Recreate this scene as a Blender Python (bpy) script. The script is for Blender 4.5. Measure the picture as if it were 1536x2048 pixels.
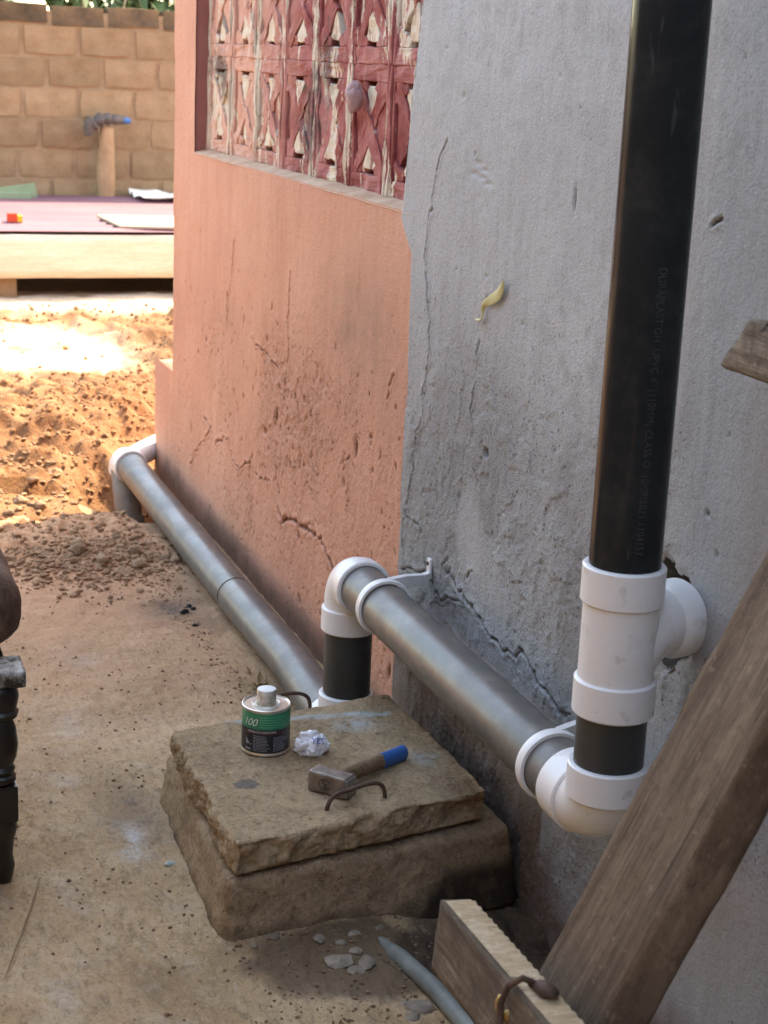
import bpy, bmesh, math, random
import numpy as np
from mathutils import Vector, Matrix, noise as mnoise
from mathutils.bvhtree import BVHTree

for o in list(bpy.data.objects):
    bpy.data.objects.remove(o)
scene = bpy.context.scene
COL = scene.collection
random.seed(7)
RNG = np.random.default_rng(7)

# ------------------------------------------------------------------ camera
CAM = Vector((0.0, -1.31, 1.56))
cam_d = bpy.data.cameras.new("camera")
cam = bpy.data.objects.new("camera", cam_d)
COL.objects.link(cam)
right = Vector((0.33296688, 0.94199903, 0.04208182))
down = Vector((0.26187173, -0.04950621, -0.96383211))
fwd = Vector((-0.9058456, 0.33194421, -0.26316684))
m = Matrix.Identity(4)
for i in range(3):
    m[i][0] = right[i]; m[i][1] = -down[i]; m[i][2] = -fwd[i]; m[i][3] = CAM[i]
cam.matrix_world = m
cam_d.sensor_fit = 'VERTICAL'
cam_d.sensor_height = 36
cam_d.sensor_width = 27
cam_d.lens = 36 * 3300 / 2048
cam_d.clip_start = 0.05
cam_d.clip_end = 500
cam_d.dof.use_dof = True
cam_d.dof.focus_distance = 3.2
cam_d.dof.aperture_fstop = 9.0
scene.camera = cam

# ------------------------------------------------------------------ sky, sun, exposure
to_sun = Vector((-0.36, 0.52, 0.775)).normalized()
world = bpy.data.worlds.new("World")
scene.world = world
world.use_nodes = True
wn = world.node_tree.nodes
wl = world.node_tree.links
wn.clear()
sky = wn.new("ShaderNodeTexSky")
sky.sky_type = 'NISHITA'
sky.sun_disc = False
sky.sun_elevation = math.asin(to_sun.z)
sky.sun_rotation = math.atan2(to_sun.x, to_sun.y)
sky.altitude = 100
sky.air_density = 1.0
sky.dust_density = 1.5
sky.ozone_density = 1.0
bg = wn.new("ShaderNodeBackground")
bg.inputs["Strength"].default_value = 0.15
wo = wn.new("ShaderNodeOutputWorld")
wl.new(sky.outputs[0], bg.inputs[0])
wl.new(bg.outputs[0], wo.inputs[0])
sun_d = bpy.data.lights.new("sun", 'SUN')
sun_d.energy = 2.0
sun_d.angle = math.radians(0.6)
sun_d.color = (1.0, 0.93, 0.82)
sun = bpy.data.objects.new("sun", sun_d)
COL.objects.link(sun)
sun.rotation_euler = to_sun.to_track_quat('Z', 'Y').to_euler()
sun.location = (-8, 10, 14)
scene.view_settings.view_transform = 'Standard'
scene.view_settings.look = 'None'
scene.view_settings.exposure = 3.0
scene.view_settings.use_white_balance = True
scene.view_settings.white_balance_temperature = 8500
scene.view_settings.white_balance_tint = 9
scene.view_settings.gamma = 1.0
scene.view_settings.use_curve_mapping = False
scene.cycles.use_denoising = True
scene.cycles.max_bounces = 8
scene.cycles.diffuse_bounces = 5


# ------------------------------------------------------------------ helpers: things and parts
def tag(o, label=None, cat=None, group=None, kind=None):
    if label: o["label"] = label
    if cat: o["category"] = cat
    if group: o["group"] = group
    if kind: o["kind"] = kind
    return o


def thing(name, loc, label, cat, group=None):
    o = bpy.data.objects.new(name, None)
    o.empty_display_size = 0.05
    COL.objects.link(o)
    o.location = loc
    return tag(o, label, cat, group)


def make(name, verts, faces, mat, parent=None, smooth=True, base=None):
    """mesh given in world coordinates; stored relative to its thing's base"""
    v = np.asarray(verts, dtype=np.float64).reshape(-1, 3)
    off = np.zeros(3)
    p = parent
    while p is not None:
        off += np.array(p.location)
        p = p.parent
    if base is not None:
        off = off + np.array(base) if parent else np.array(base, dtype=float)
    me = bpy.data.meshes.new(name)
    me.from_pydata((v - off).tolist(), [], [tuple(f) for f in faces])
    me.update()
    if smooth:
        me.polygons.foreach_set("use_smooth", np.ones(len(me.polygons), dtype=bool))
    if mat: me.materials.append(mat)
    o = bpy.data.objects.new(name, me)
    COL.objects.link(o)
    if parent is not None:
        o.parent = parent
    if base is not None:
        o.location = base
    return o


class MB:
    def __init__(s): s.v = []; s.f = []
    def add(s, verts, faces):
        n = len(s.v)
        s.v.extend([tuple(p) for p in verts])
        s.f.extend([tuple(i + n for i in f) for f in faces])
        return s
    def box(s, lo, hi):
        x0, y0, z0 = lo; x1, y1, z1 = hi
        return s.add([(x0,y0,z0),(x1,y0,z0),(x1,y1,z0),(x0,y1,z0),(x0,y0,z1),(x1,y0,z1),(x1,y1,z1),(x0,y1,z1)],
                     [(0,3,2,1),(4,5,6,7),(0,1,5,4),(1,2,6,5),(2,3,7,6),(3,0,4,7)])
    def tube(s, pts, rad, n=40, caps=True, squash=None):
        pts = [Vector(p) for p in pts]
        if not hasattr(rad, '__len__'): rad = [rad] * len(pts)
        rings = []
        t0 = (pts[1] - pts[0]).normalized()
        a = t0.cross(Vector((0.13, 0.31, 0.94)))
        if a.length < 1e-3: a = t0.cross(Vector((1, 0, 0)))
        a.normalize()
        for i, p in enumerate(pts):
            if i == 0: t = pts[1] - pts[0]
            elif i == len(pts) - 1: t = pts[-1] - pts[-2]
            else: t = (pts[i + 1] - pts[i]).normalized() + (pts[i] - pts[i - 1]).normalized()
            if t.length < 1e-9: t = t0
            t = t.normalized()
            a = (a - t * a.dot(t)).normalized()
            b = t.cross(a)
            rings.append([p + (a * math.cos(k * 2 * math.pi / n) + b * math.sin(k * 2 * math.pi / n)) * rad[i] for k in range(n)])
        vs = [q for r in rings for q in r]
        fs = []
        for i in range(len(rings) - 1):
            for k in range(n):
                k2 = (k + 1) % n
                fs.append((i * n + k, i * n + k2, (i + 1) * n + k2, (i + 1) * n + k))
        if caps:
            fs.append(tuple(reversed(range(n))))
            fs.append(tuple(range((len(rings) - 1) * n, len(rings) * n)))
        return s.add(vs, fs)
    def sleeve(s, p0, p1, ro, ri, n=48, ch=0.003):
        """open collar with wall thickness and softened lips"""
        p0 = Vector(p0); p1 = Vector(p1)
        t = (p1 - p0).normalized()
        L = (p1 - p0).length
        prof = [(0, ri), (0, ro - ch), (ch, ro), (L - ch, ro), (L, ro - ch), (L, ri)]
        a = t.cross(Vector((0.13, 0.31, 0.94))).normalized()
        b = t.cross(a)
        vs = []
        for (h, r) in prof:
            for k in range(n):
                an = k * 2 * math.pi / n
                vs.append(p0 + t * h + (a * math.cos(an) + b * math.sin(an)) * r)
        fs = []
        m_ = len(prof)
        for i in range(m_):
            j = (i + 1) % m_
            for k in range(n):
                k2 = (k + 1) % n
                fs.append((i * n + k, i * n + k2, j * n + k2, j * n + k))
        return s.add(vs, fs)
    def lathe(s, prof, c, n=32, caps=True):
        """profile of (r, z) about a vertical axis through c"""
        vs = []
        for r, z in prof:
            for k in range(n):
                an = 2 * math.pi * k / n
                vs.append((c[0] + r * math.cos(an), c[1] + r * math.sin(an), c[2] + z))
        fs = []
        for i in range(len(prof) - 1):
            for k in range(n):
                k2 = (k + 1) % n
                fs.append((i * n + k, i * n + k2, (i + 1) * n + k2, (i + 1) * n + k))
        if caps:
            fs.append(tuple(reversed(range(n))))
            fs.append(tuple(range((len(prof) - 1) * n, len(prof) * n)))
        return s.add(vs, fs)
    def build(s, name, mat, parent=None, smooth=True, base=None, split=35):
        o = make(name, s.v, s.f, mat, parent, smooth, base)
        if smooth and split:
            o.data.set_sharp_from_angle(angle=math.radians(split))
        return o


def rbox(half, r, nx, ny, nz):
    """rounded box as a dense grid; returns verts (numpy), faces, normals"""
    hx, hy, hz = half
    idx = {}
    vs = []; fs = []
    def vid(i, j, k):
        key = (i, j, k)
        if key not in idx:
            idx[key] = len(vs)
            vs.append((-hx + 2 * hx * i / nx, -hy + 2 * hy * j / ny, -hz + 2 * hz * k / nz))
        return idx[key]
    for i in range(nx):
        for j in range(ny):
            fs.append((vid(i,j,nz), vid(i+1,j,nz), vid(i+1,j+1,nz), vid(i,j+1,nz)))
            fs.append((vid(i,j,0), vid(i,j+1,0), vid(i+1,j+1,0), vid(i+1,j,0)))
    for i in range(nx):
        for k in range(nz):
            fs.append((vid(i,0,k), vid(i+1,0,k), vid(i+1,0,k+1), vid(i,0,k+1)))
            fs.append((vid(i,ny,k), vid(i,ny,k+1), vid(i+1,ny,k+1), vid(i+1,ny,k)))
    for j in range(ny):
        for k in range(nz):
            fs.append((vid(0,j,k), vid(0,j,k+1), vid(0,j+1,k+1), vid(0,j+1,k)))
            fs.append((vid(nx,j,k), vid(nx,j+1,k), vid(nx,j+1,k+1), vid(nx,j,k+1)))
    p = np.array(vs)
    inner = np.clip(p, [-hx + r, -hy + r, -hz + r], [hx - r, hy - r, hz - r])
    d = p - inner
    L = np.linalg.norm(d, axis=1, keepdims=True)
    nrm = d / np.maximum(L, 1e-9)
    return inner + nrm * r, fs, nrm


def hnoise(p, sc, octv=4, seed=0.0):
    return np.array([mnoise.fractal(Vector((q[0] * sc + seed, q[1] * sc - seed, q[2] * sc + 2 * seed)), 0.9, 2.0, octv) for q in p])


# value noise on arrays
def vnoise(x, y, sc, seed=0):
    r = np.random.default_rng(seed)
    T = r.random((256, 256))
    X = x * sc + 1000.37 * (seed % 17); Y = y * sc + 777.13 * (seed % 13)
    xi = np.floor(X).astype(int); yi = np.floor(Y).astype(int)
    fx = X - xi; fy = Y - yi
    fx = fx * fx * fx * (fx * (fx * 6 - 15) + 10); fy = fy * fy * fy * (fy * (fy * 6 - 15) + 10)
    a = T[xi & 255, yi & 255]; b = T[(xi + 1) & 255, yi & 255]
    c = T[xi & 255, (yi + 1) & 255]; d = T[(xi + 1) & 255, (yi + 1) & 255]
    return (a * (1 - fx) + b * fx) * (1 - fy) + (c * (1 - fx) + d * fx) * fy


def fbm(x, y, sc, octv=4, seed=0, gain=0.5):
    s = 0; a = 1; t = 0
    for i in range(octv):
        s = s + a * vnoise(x, y, sc * 2 ** i, seed + 31 * i); t += a; a *= gain
    return s / t


def sstep(a, b, x):
    t = np.clip((x - a) / (b - a), 0, 1)
    return t * t * (3 - 2 * t)


def seg_dist(X, Z, pts):
    d = np.full(X.shape, 9.0)
    for (x0, z0), (x1, z1) in zip(pts[:-1], pts[1:]):
        dx, dz = x1 - x0, z1 - z0
        t = np.clip(((X - x0) * dx + (Z - z0) * dz) / (dx * dx + dz * dz + 1e-12), 0, 1)
        d = np.minimum(d, np.hypot(X - x0 - t * dx, Z - z0 - t * dz))
    return d


def grid_mesh(name, P, keep, mat, attrs, parent=None, flip=False):
    """P: (n,m,3) points, keep: (n-1,m-1) face mask"""
    n, m_ = P.shape[:2]
    I = np.arange(n * m_).reshape(n, m_)
    q = np.stack([I[:-1, :-1], I[1:, :-1], I[1:, 1:], I[:-1, 1:]], axis=-1)[keep]
    if flip: q = q[:, ::-1]
    used = np.zeros(n * m_, dtype=bool); used[q.ravel()] = True
    remap = np.cumsum(used) - 1
    V = P.reshape(-1, 3)[used]; q = remap[q]
    me = bpy.data.meshes.new(name)
    me.vertices.add(len(V)); me.vertices.foreach_set("co", V.astype(np.float32).ravel())
    me.loops.add(q.size); me.loops.foreach_set("vertex_index", q.astype(np.int32).ravel())
    me.polygons.add(len(q))
    me.polygons.foreach_set("loop_start", (np.arange(len(q)) * 4).astype(np.int32))
    me.polygons.foreach_set("use_smooth", np.ones(len(q), dtype=bool))
    me.update(calc_edges=True)
    for k, a in attrs.items():
        at = me.attributes.new(k, 'FLOAT', 'POINT')
        at.data.foreach_set("value", a.ravel()[used].astype(np.float32))
    me.materials.append(mat)
    o = bpy.data.objects.new(name, me)
    COL.objects.link(o)
    if parent: o.parent = parent
    return o


# ------------------------------------------------------------------ helpers: materials
class NT:
    def __init__(s, name):
        s.m = bpy.data.materials.new(name)
        s.m.use_nodes = True
        s.n = s.m.node_tree.nodes; s.l = s.m.node_tree.links
        s.b = s.n["Principled BSDF"]
        s.tc = s.n.new("ShaderNodeTexCoord")
        s.bumps = None
    def set(s, sock, val):
        if isinstance(val, bpy.types.NodeSocket): s.l.new(val, sock)
        else:
            if hasattr(val, '__len__') and len(val) == 3 and sock.type == 'RGBA': val = (*val, 1)
            sock.default_value = val
    def coord(s, stretch=(1, 1, 1), rot=(0, 0, 0), kind="Object"):
        mp = s.n.new("ShaderNodeMapping")
        mp.inputs["Scale"].default_value = stretch
        mp.inputs["Rotation"].default_value = rot
        s.l.new(s.tc.outputs[kind], mp.inputs[0])
        return mp.outputs[0]
    def noise(s, sc, det=5, rough=0.55, co=None, dist=0.0):
        t = s.n.new("ShaderNodeTexNoise")
        t.inputs["Scale"].default_value = sc; t.inputs["Detail"].default_value = det
        t.inputs["Roughness"].default_value = rough; t.inputs["Distortion"].default_value = dist
        s.l.new(co if co is not None else s.tc.outputs["Object"], t.inputs["Vector"])
        return t.outputs["Fac"]
    def voro(s, sc, co=None, feature='F1', rnd=1.0):
        t = s.n.new("ShaderNodeTexVoronoi")
        t.feature = feature
        t.inputs["Scale"].default_value = sc; t.inputs["Randomness"].default_value = rnd
        s.l.new(co if co is not None else s.tc.outputs["Object"], t.inputs["Vector"])
        return t.outputs["Distance"]
    def attr(s, name):
        t = s.n.new("ShaderNodeAttribute"); t.attribute_name = name
        return t.outputs["Fac"]
    def rand(s):
        return s.n.new("ShaderNodeObjectInfo").outputs["Random"]
    def ramp(s, fac, *stops):
        t = s.n.new("ShaderNodeValToRGB")
        e = t.color_ramp.elements
        while len(e) < len(stops): e.new(0.5)
        for el, (p, c) in zip(e, stops):
            el.position = p
            el.color = (c, c, c, 1) if not hasattr(c, '__len__') else (*c, 1)
        s.set(t.inputs[0], fac)
        return t.outputs[0]
    def mix(s, fac, a, b, mode='MIX'):
        t = s.n.new("ShaderNodeMix"); t.data_type = 'RGBA'; t.blend_type = mode
        s.set(t.inputs[0], fac); s.set(t.inputs[6], a); s.set(t.inputs[7], b)
        return t.outputs[2]
    def math(s, op, a, b=0.0, clamp=False):
        t = s.n.new("ShaderNodeMath"); t.operation = op; t.use_clamp = clamp
        s.set(t.inputs[0], a); s.set(t.inputs[1], b)
        return t.outputs[0]
    def xyz(s, co=None):
        t = s.n.new("ShaderNodeSeparateXYZ")
        s.l.new(co if co is not None else s.tc.outputs["Object"], t.inputs[0])
        return t.outputs
    def bump(s, h, strength=0.5, dist=0.01):
        t = s.n.new("ShaderNodeBump")
        t.inputs["Strength"].default_value = strength; t.inputs["Distance"].default_value = dist
        s.set(t.inputs["Height"], h)
        if s.bumps is not None: s.l.new(s.bumps, t.inputs["Normal"])
        s.bumps = t.outputs[0]
    def done(s, col, rough=0.8, spec=0.3, metal=0.0, **kw):
        s.set(s.b.inputs["Base Color"], col); s.set(s.b.inputs["Roughness"], rough)
        s.b.inputs["Specular IOR Level"].default_value = spec
        s.set(s.b.inputs["Metallic"], metal)
        for k, v in kw.items(): s.set(s.b.inputs[k.replace("_", " ")], v)
        if s.bumps is not None: s.l.new(s.bumps, s.b.inputs["Normal"])
        return s.m


def simple(name, c0, c1, sc=20, rough=0.8, spec=0.3, bump=0.3, bsc=80, bdist=0.004, stretch=(1, 1, 1), rand=0.0, metal=0.0, det=6):
    t = NT(name)
    co = t.coord(stretch)
    col = t.ramp(t.noise(sc, det, 0.6, co), (0.3, c0), (0.7, c1))
    if rand:
        f = t.math('MULTIPLY_ADD', t.rand(), rand)
        f.node.inputs[2].default_value = 1 - rand / 2
        col = t.mix(1.0, col, f, 'MULTIPLY')
    if bump: t.bump(t.noise(bsc, 6, 0.65, co), bump, bdist)
    return t.done(col, rough, spec, metal)


# plastered wall: salmon paint, grey paint, chips and dirt follow the plaster
def mat_wall():
    t = NT("painted_plaster")
    n1 = t.noise(2.2, 6, 0.6); n2 = t.noise(14, 6, 0.65); n3 = t.noise(70, 4, 0.6)
    vert = t.noise(7, 5, 0.6, t.coord((1.6, 1, 0.22)))
    pink = t.ramp(n1, (0.3, (0.53, 0.245, 0.165)), (0.5, (0.595, 0.285, 0.185)), (0.7, (0.63, 0.325, 0.22)))
    pink = t.mix(t.ramp(vert, (0.5, 0.0), (0.75, 0.45)), pink, (0.50, 0.20, 0.125))
    pink = t.mix(t.math('MULTIPLY', t.attr("grime"), t.ramp(n2, (0.25, 0.25), (0.7, 1.0))), pink, (0.27, 0.16, 0.105))
    grey = t.ramp(n1, (0.3, (0.345, 0.35, 0.355)), (0.7, (0.415, 0.42, 0.425)))
    grey = t.mix(t.ramp(vert, (0.52, 0.0), (0.72, 0.35)), grey, (0.30, 0.29, 0.29))
    grey = t.mix(t.math('MULTIPLY', t.attr("pale"), t.ramp(n2, (0.42, 0.0), (0.52, 1.0))), grey, (0.47, 0.475, 0.48))
    grey = t.mix(t.math('MULTIPLY', t.attr("grime"), t.ramp(n2, (0.25, 0.3), (0.7, 0.9))), grey, (0.215, 0.21, 0.205))
    e = t.math('ADD', t.attr("grey"), t.math('MULTIPLY_ADD', n3, 0.012))
    e.node.inputs[1].links[0].from_node.inputs[2].default_value = -0.006
    gm = t.ramp(t.math('MULTIPLY_ADD', e, 120.0), (0.0, 0.0), (1.0, 1.0))
    gm.node.inputs[0].links[0].from_node.inputs[2].default_value = 0.5
    col = t.mix(gm, pink, grey)
    spl_shade = t.math('MULTIPLY', t.attr("splash_shade"), t.ramp(n2, (0.2, 0.55), (0.6, 1.0)))
    col = t.mix(spl_shade, col, (0.15, 0.092, 0.058))  # mud splash near the ground, browned further to paint in shade below the pipe
    chip = t.mix(gm, (0.19, 0.075, 0.045), (0.14, 0.135, 0.13))
    col = t.mix(t.ramp(t.attr("chip"), (0.30, 0.0), (0.65, 0.95)), col, chip)
    col = t.mix(t.ramp(t.noise(150, 4, 0.7), (0.34, 0.30), (0.52, 0.0)), col, (0.16, 0.11, 0.085))
    wob = t.coord((1, 1, 1))
    pv = t.voro(75, t.coord((0.8, 1, 0.9)))
    pm_ = t.math('MULTIPLY', t.ramp(t.math('ADD', pv, t.math('MULTIPLY', t.noise(33, 3, 0.5), 0.5)), (0.37, 1.0), (0.43, 0.0)), t.ramp(t.attr("rough"), (0.3, 0.08), (0.8, 1.0)))
    col = t.mix(t.math('MULTIPLY', pm_, 0.8), col, chip)
    t.bump(t.math('SUBTRACT', 1.0, pm_), 0.8, 0.004)
    rg = t.math('MULTIPLY_ADD', t.attr("rough"), 0.9)
    rg.node.inputs[2].default_value = 0.25
    h = t.math('MULTIPLY', t.noise(190, 5, 0.7), rg)
    t.bump(h, 0.8, 0.007)
    t.bump(t.noise(38, 4, 0.6), 0.35, 0.008)
    return t.done(col, 0.72, 0.28)


def mat_ground():
    t = NT("orange_soil")
    n1 = t.noise(1.5, 6, 0.6); n2 = t.noise(18, 6, 0.7); n3 = t.noise(75, 5, 0.7)
    col = t.ramp(n1, (0.3, (0.19, 0.085, 0.04)), (0.55, (0.27, 0.135, 0.068)), (0.75, (0.34, 0.195, 0.105)))
    col = t.mix(t.ramp(n2, (0.45, 0.0), (0.7, 0.5)), col, (0.36, 0.23, 0.135))
    col = t.mix(t.attr("pale"), col, (0.66, 0.52, 0.37))
    col = t.mix(t.ramp(n3, (0.3, 0.4), (0.55, 0.0)), col, (0.23, 0.11, 0.05))
    t.bump(n2, 0.7, 0.03); t.bump(n3, 0.7, 0.012)
    return t.done(col, 0.95, 0.1)


def mat_pave():
    t = NT("worn_concrete")
    n1 = t.noise(2.4, 7, 0.62, dist=0.4); n2 = t.noise(11, 7, 0.68, dist=0.3); n3 = t.noise(120, 5, 0.7)
    sw = t.noise(9, 6, 0.7, t.coord((1, 3.2, 1), (0, 0, 0.5)))
    col = t.ramp(n1, (0.30, (0.215, 0.132, 0.072)), (0.46, (0.355, 0.235, 0.128)), (0.60, (0.435, 0.30, 0.17)), (0.74, (0.49, 0.36, 0.228)))
    col = t.mix(t.ramp(n2, (0.50, 0.0), (0.72, 0.6)), col, (0.45, 0.365, 0.26))
    col = t.mix(t.ramp(sw, (0.30, 0.55), (0.46, 0.0)), col, (0.19, 0.135, 0.09))
    m4 = t.noise(34, 8, 0.78, t.coord((1, 1.8, 1), (0, 0, 0.3)), 0.6)
    col = t.mix(t.ramp(m4, (0.37, 0.8), (0.48, 0.0)), col, (0.19, 0.13, 0.078))
    col = t.mix(t.ramp(m4, (0.54, 0.0), (0.66, 0.5)), col, (0.50, 0.41, 0.30))
    col = t.mix(t.math('MULTIPLY', t.attr("dust"), t.ramp(n2, (0.2, 0.4), (0.6, 1.0))), col, (0.46, 0.255, 0.145))
    col = t.mix(t.attr("soil"), col, t.ramp(n2, (0.3, (0.035, 0.022, 0.014)), (0.7, (0.10, 0.066, 0.042))))
    col = t.mix(t.math('MULTIPLY', t.attr("char"), t.ramp(n2, (0.3, 0.3), (0.6, 1.0))), col, (0.07, 0.062, 0.055))
    col = t.mix(t.math('MULTIPLY', t.attr("smear"), t.ramp(n2, (0.4, 0.0), (0.55, 1.0))), col, (0.46, 0.45, 0.42))
    col = t.mix(t.ramp(t.voro(55), (0.0, 0.6), (0.13, 0.0)), col, (0.13, 0.09, 0.06))
    col = t.mix(t.ramp(n3, (0.32, 0.45), (0.5, 0.0)), col, (0.15, 0.105, 0.07))
    t.bump(sw, 0.5, 0.014); t.bump(n2, 0.5, 0.014); t.bump(t.noise(48, 6, 0.75), 0.5, 0.006); t.bump(n3, 0.6, 0.004)
    return t.done(col, 0.88, 0.2)


def mat_stone_slab(name, c0, c1, dark, paint=False):
    t = NT(name)
    n1 = t.noise(5, 6, 0.62); n2 = t.noise(24, 7, 0.7); n3 = t.noise(130, 5, 0.7)
    col = t.ramp(n1, (0.3, c0), (0.7, c1))
    col = t.mix(t.ramp(n2, (0.5, 0.0), (0.75, 0.5)), col, tuple(min(1, c * 1.35) for c in c1))
    col = t.mix(t.ramp(n2, (0.28, 0.75), (0.46, 0.0)), col, dark)
    m4 = t.noise(48, 7, 0.78, dist=0.5)
    col = t.mix(t.ramp(m4, (0.36, 0.5), (0.46, 0.0)), col, dark)
    col = t.mix(t.ramp(m4, (0.55, 0.0), (0.66, 0.3)), col, tuple(min(1, c * 1.4) for c in c1))
    col = t.mix(t.ramp(n3, (0.36, 0.6), (0.5, 0.0)), col, dark)
    col = t.mix(t.ramp(t.voro(48), (0.10, 0.75), (0.17, 0.0)), col, (0.44, 0.37, 0.28))
    col = t.mix(t.ramp(t.noise(8, 7, 0.7, dist=0.6), (0.55, 0.0), (0.66, 0.5)), col, tuple(min(1, c * 1.25) for c in c1))
    col = t.mix(t.ramp(t.voro(90), (0.06, 0.8), (0.12, 0.0)), col, dark)
    if paint:
        col = t.mix(t.math('MULTIPLY', t.attr("paint"), t.ramp(n2, (0.38, 0.0), (0.50, 0.9))), col, (0.42, 0.44, 0.42))
        col = t.mix(t.attr("spot"), col, (0.13, 0.12, 0.105))
    else:
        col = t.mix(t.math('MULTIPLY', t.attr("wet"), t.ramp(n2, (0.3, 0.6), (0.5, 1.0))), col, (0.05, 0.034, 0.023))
    t.bump(n2, 0.9, 0.016); t.bump(t.noise(60, 6, 0.75), 0.7, 0.008); t.bump(n3, 0.8, 0.005)
    return t.done(col, 0.9, 0.18)


def mat_pvc(name, col, rough, spec=0.5, scratch=0.25, tint=None, dirt=0.0, axis=(1, 1, 1)):
    t = NT(name)
    co = t.coord(axis)
    c = t.mix(t.ramp(t.noise(9, 6, 0.65), (0.35, 0.0), (0.75, 1.0)), col, tint or tuple(min(1, k * 1.25 + 0.004) for k in col))
    sc = t.ramp(t.noise(60, 3, 0.6, co), (0.66, 0.0), (0.72, scratch))
    c = t.mix(sc, c, tuple(min(1, k * 1.5 + 0.05) for k in col))
    if dirt:
        c = t.mix(t.ramp(t.noise(26, 5, 0.6), (0.62, 0.0), (0.70, dirt)), c, (0.35, 0.27, 0.2))
        c = t.mix(t.ramp(t.voro(42), (0.03, dirt * 2), (0.06, 0.0)), c, (0.14, 0.09, 0.06))
    dz = t.ramp(t.noise(18, 7, 0.75), (0.50, 0.0), (0.66, 0.25 if dirt else (0.22 if rough > 0.35 else 0.035)))
    c = t.mix(dz, c, (0.30, 0.235, 0.17) if not dirt else (0.62, 0.56, 0.48))
    r = t.ramp(t.noise(7, 5, 0.6), (0.3, max(0.0, rough - 0.08)), (0.7, rough + 0.12))
    t.bump(t.noise(14, 3, 0.5), 0.04, 0.01)
    return t.done(c, r, spec)


def mat_wood(name, dark, mid, light, stretch, sc=14, rough=0.8, bump=0.5, dirt=None):
    t = NT(name)
    co = t.coord(stretch)
    g = t.noise(sc, 8, 0.7, co, 0.5); f = t.noise(sc * 4.5, 6, 0.75, co, 0.3)
    h = t.noise(sc * 14, 4, 0.7, co)
    col = t.ramp(g, (0.30, dark), (0.48, mid), (0.70, light))
    col = t.mix(t.ramp(f, (0.36, 0.75), (0.50, 0.0)), col, dark)
    col = t.mix(t.ramp(f, (0.56, 0.0), (0.70, 0.6)), col, tuple(min(1, c * 1.25) for c in light))
    col = t.mix(t.ramp(h, (0.36, 0.6), (0.5, 0.0)), col, dark)
    ck = t.ramp(t.noise(sc * 1.6, 3, 0.5, co, 0.2), (0.30, 1.0), (0.325, 0.0))
    col = t.mix(t.math('MULTIPLY', ck, 0.8), col, tuple(c * 0.4 for c in dark))
    sp_ = t.noise(70, 5, 0.75)
    col = t.mix(t.ramp(sp_, (0.36, 0.55), (0.47, 0.0)), col, dark)
    col = t.mix(t.ramp(sp_, (0.60, 0.0), (0.70, 0.5)), col, tuple(min(1, c * 1.5) for c in light))
    t.bump(sp_, bump * 0.6, 0.003)
    if dirt: col = t.mix(t.ramp(t.noise(9, 7, 0.7), (0.46, 0.0), (0.60, 0.7)), col, dirt)
    t.bump(g, bump * 0.6, 0.01); t.bump(f, bump * 1.3, 0.005); t.bump(h, bump, 0.002); t.bump(ck, -bump * 1.2, 0.006) if False else None
    return t.done(col, rough, 0.22)


def mat_peel(cream=0.0):
    t = NT("peeling_paint")
    x, y, z = t.xyz()
    big = t.noise(3.4, 4, 0.55)
    st = t.noise(10, 8, 0.74, t.coord((1.3, 1, 0.30)), 0.2)
    fine = t.noise(55, 5, 0.7, t.coord((1.0, 1, 0.25)))
    rn = t.noise(7, 6, 0.65, dist=0.4)
    red = t.ramp(rn, (0.34, (0.21, 0.045, 0.042)), (0.50, (0.32, 0.090, 0.082)), (0.66, (0.45, 0.19, 0.172)))
    salmon = t.ramp(st, (0.35, (0.52, 0.27, 0.20)), (0.65, (0.64, 0.38, 0.29)))
    lm = t.math('ADD', x, t.math('MULTIPLY', big, 0.9))
    sh_ = t.math('MULTIPLY_ADD', lm, 1.6); sh_.node.inputs[2].default_value = 1.15
    lw = t.ramp(sh_, (0.0, 1.0), (1.0, 0.0))
    col = t.mix(lw, red, salmon)
    # bars between the columns have lost most paint
    ph = t.math('FRACT', t.math('MULTIPLY', t.math('ADD', x, 1.6058 + 0.3015 * 9), 1 / 0.3015))
    dbar = t.math('ABSOLUTE', t.math('SUBTRACT', ph, 0.5))
    bar = t.ramp(dbar, (0.36, 0.0), (0.44, 0.075))
    wm = t.math('ADD', t.math('ADD', st, t.math('MULTIPLY', big, 0.22)), bar)
    wh = t.ramp(wm, (0.665 - cream, 0.0), (0.685 - cream, 1.0))
    wh = t.math('MULTIPLY', wh, t.ramp(fine, (0.34, 0.15), (0.46, 1.0)))
    col = t.mix(wh, col, (0.63, 0.54, 0.42))
    soot = t.ramp(t.math('ADD', t.noise(3.1, 3, 0.5), t.math('MULTIPLY', t.noise(45, 5, 0.7), 0.35)), (0.74, 0.0), (0.86, 0.85))
    col = t.mix(soot, col, (0.10, 0.075, 0.065))
    dk = t.ramp(t.math('ADD', t.noise(14, 7, 0.72), t.math('MULTIPLY', fine, 0.25)), (0.45, 0.75), (0.53, 0.0))
    col = t.mix(dk, col, (0.20, 0.075, 0.055))
    t.bump(st, 0.5, 0.010); t.bump(fine, 0.5, 0.005); t.bump(t.noise(120, 4, 0.7), 0.3, 0.003)
    return t.done(col, 0.8, 0.2)


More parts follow.
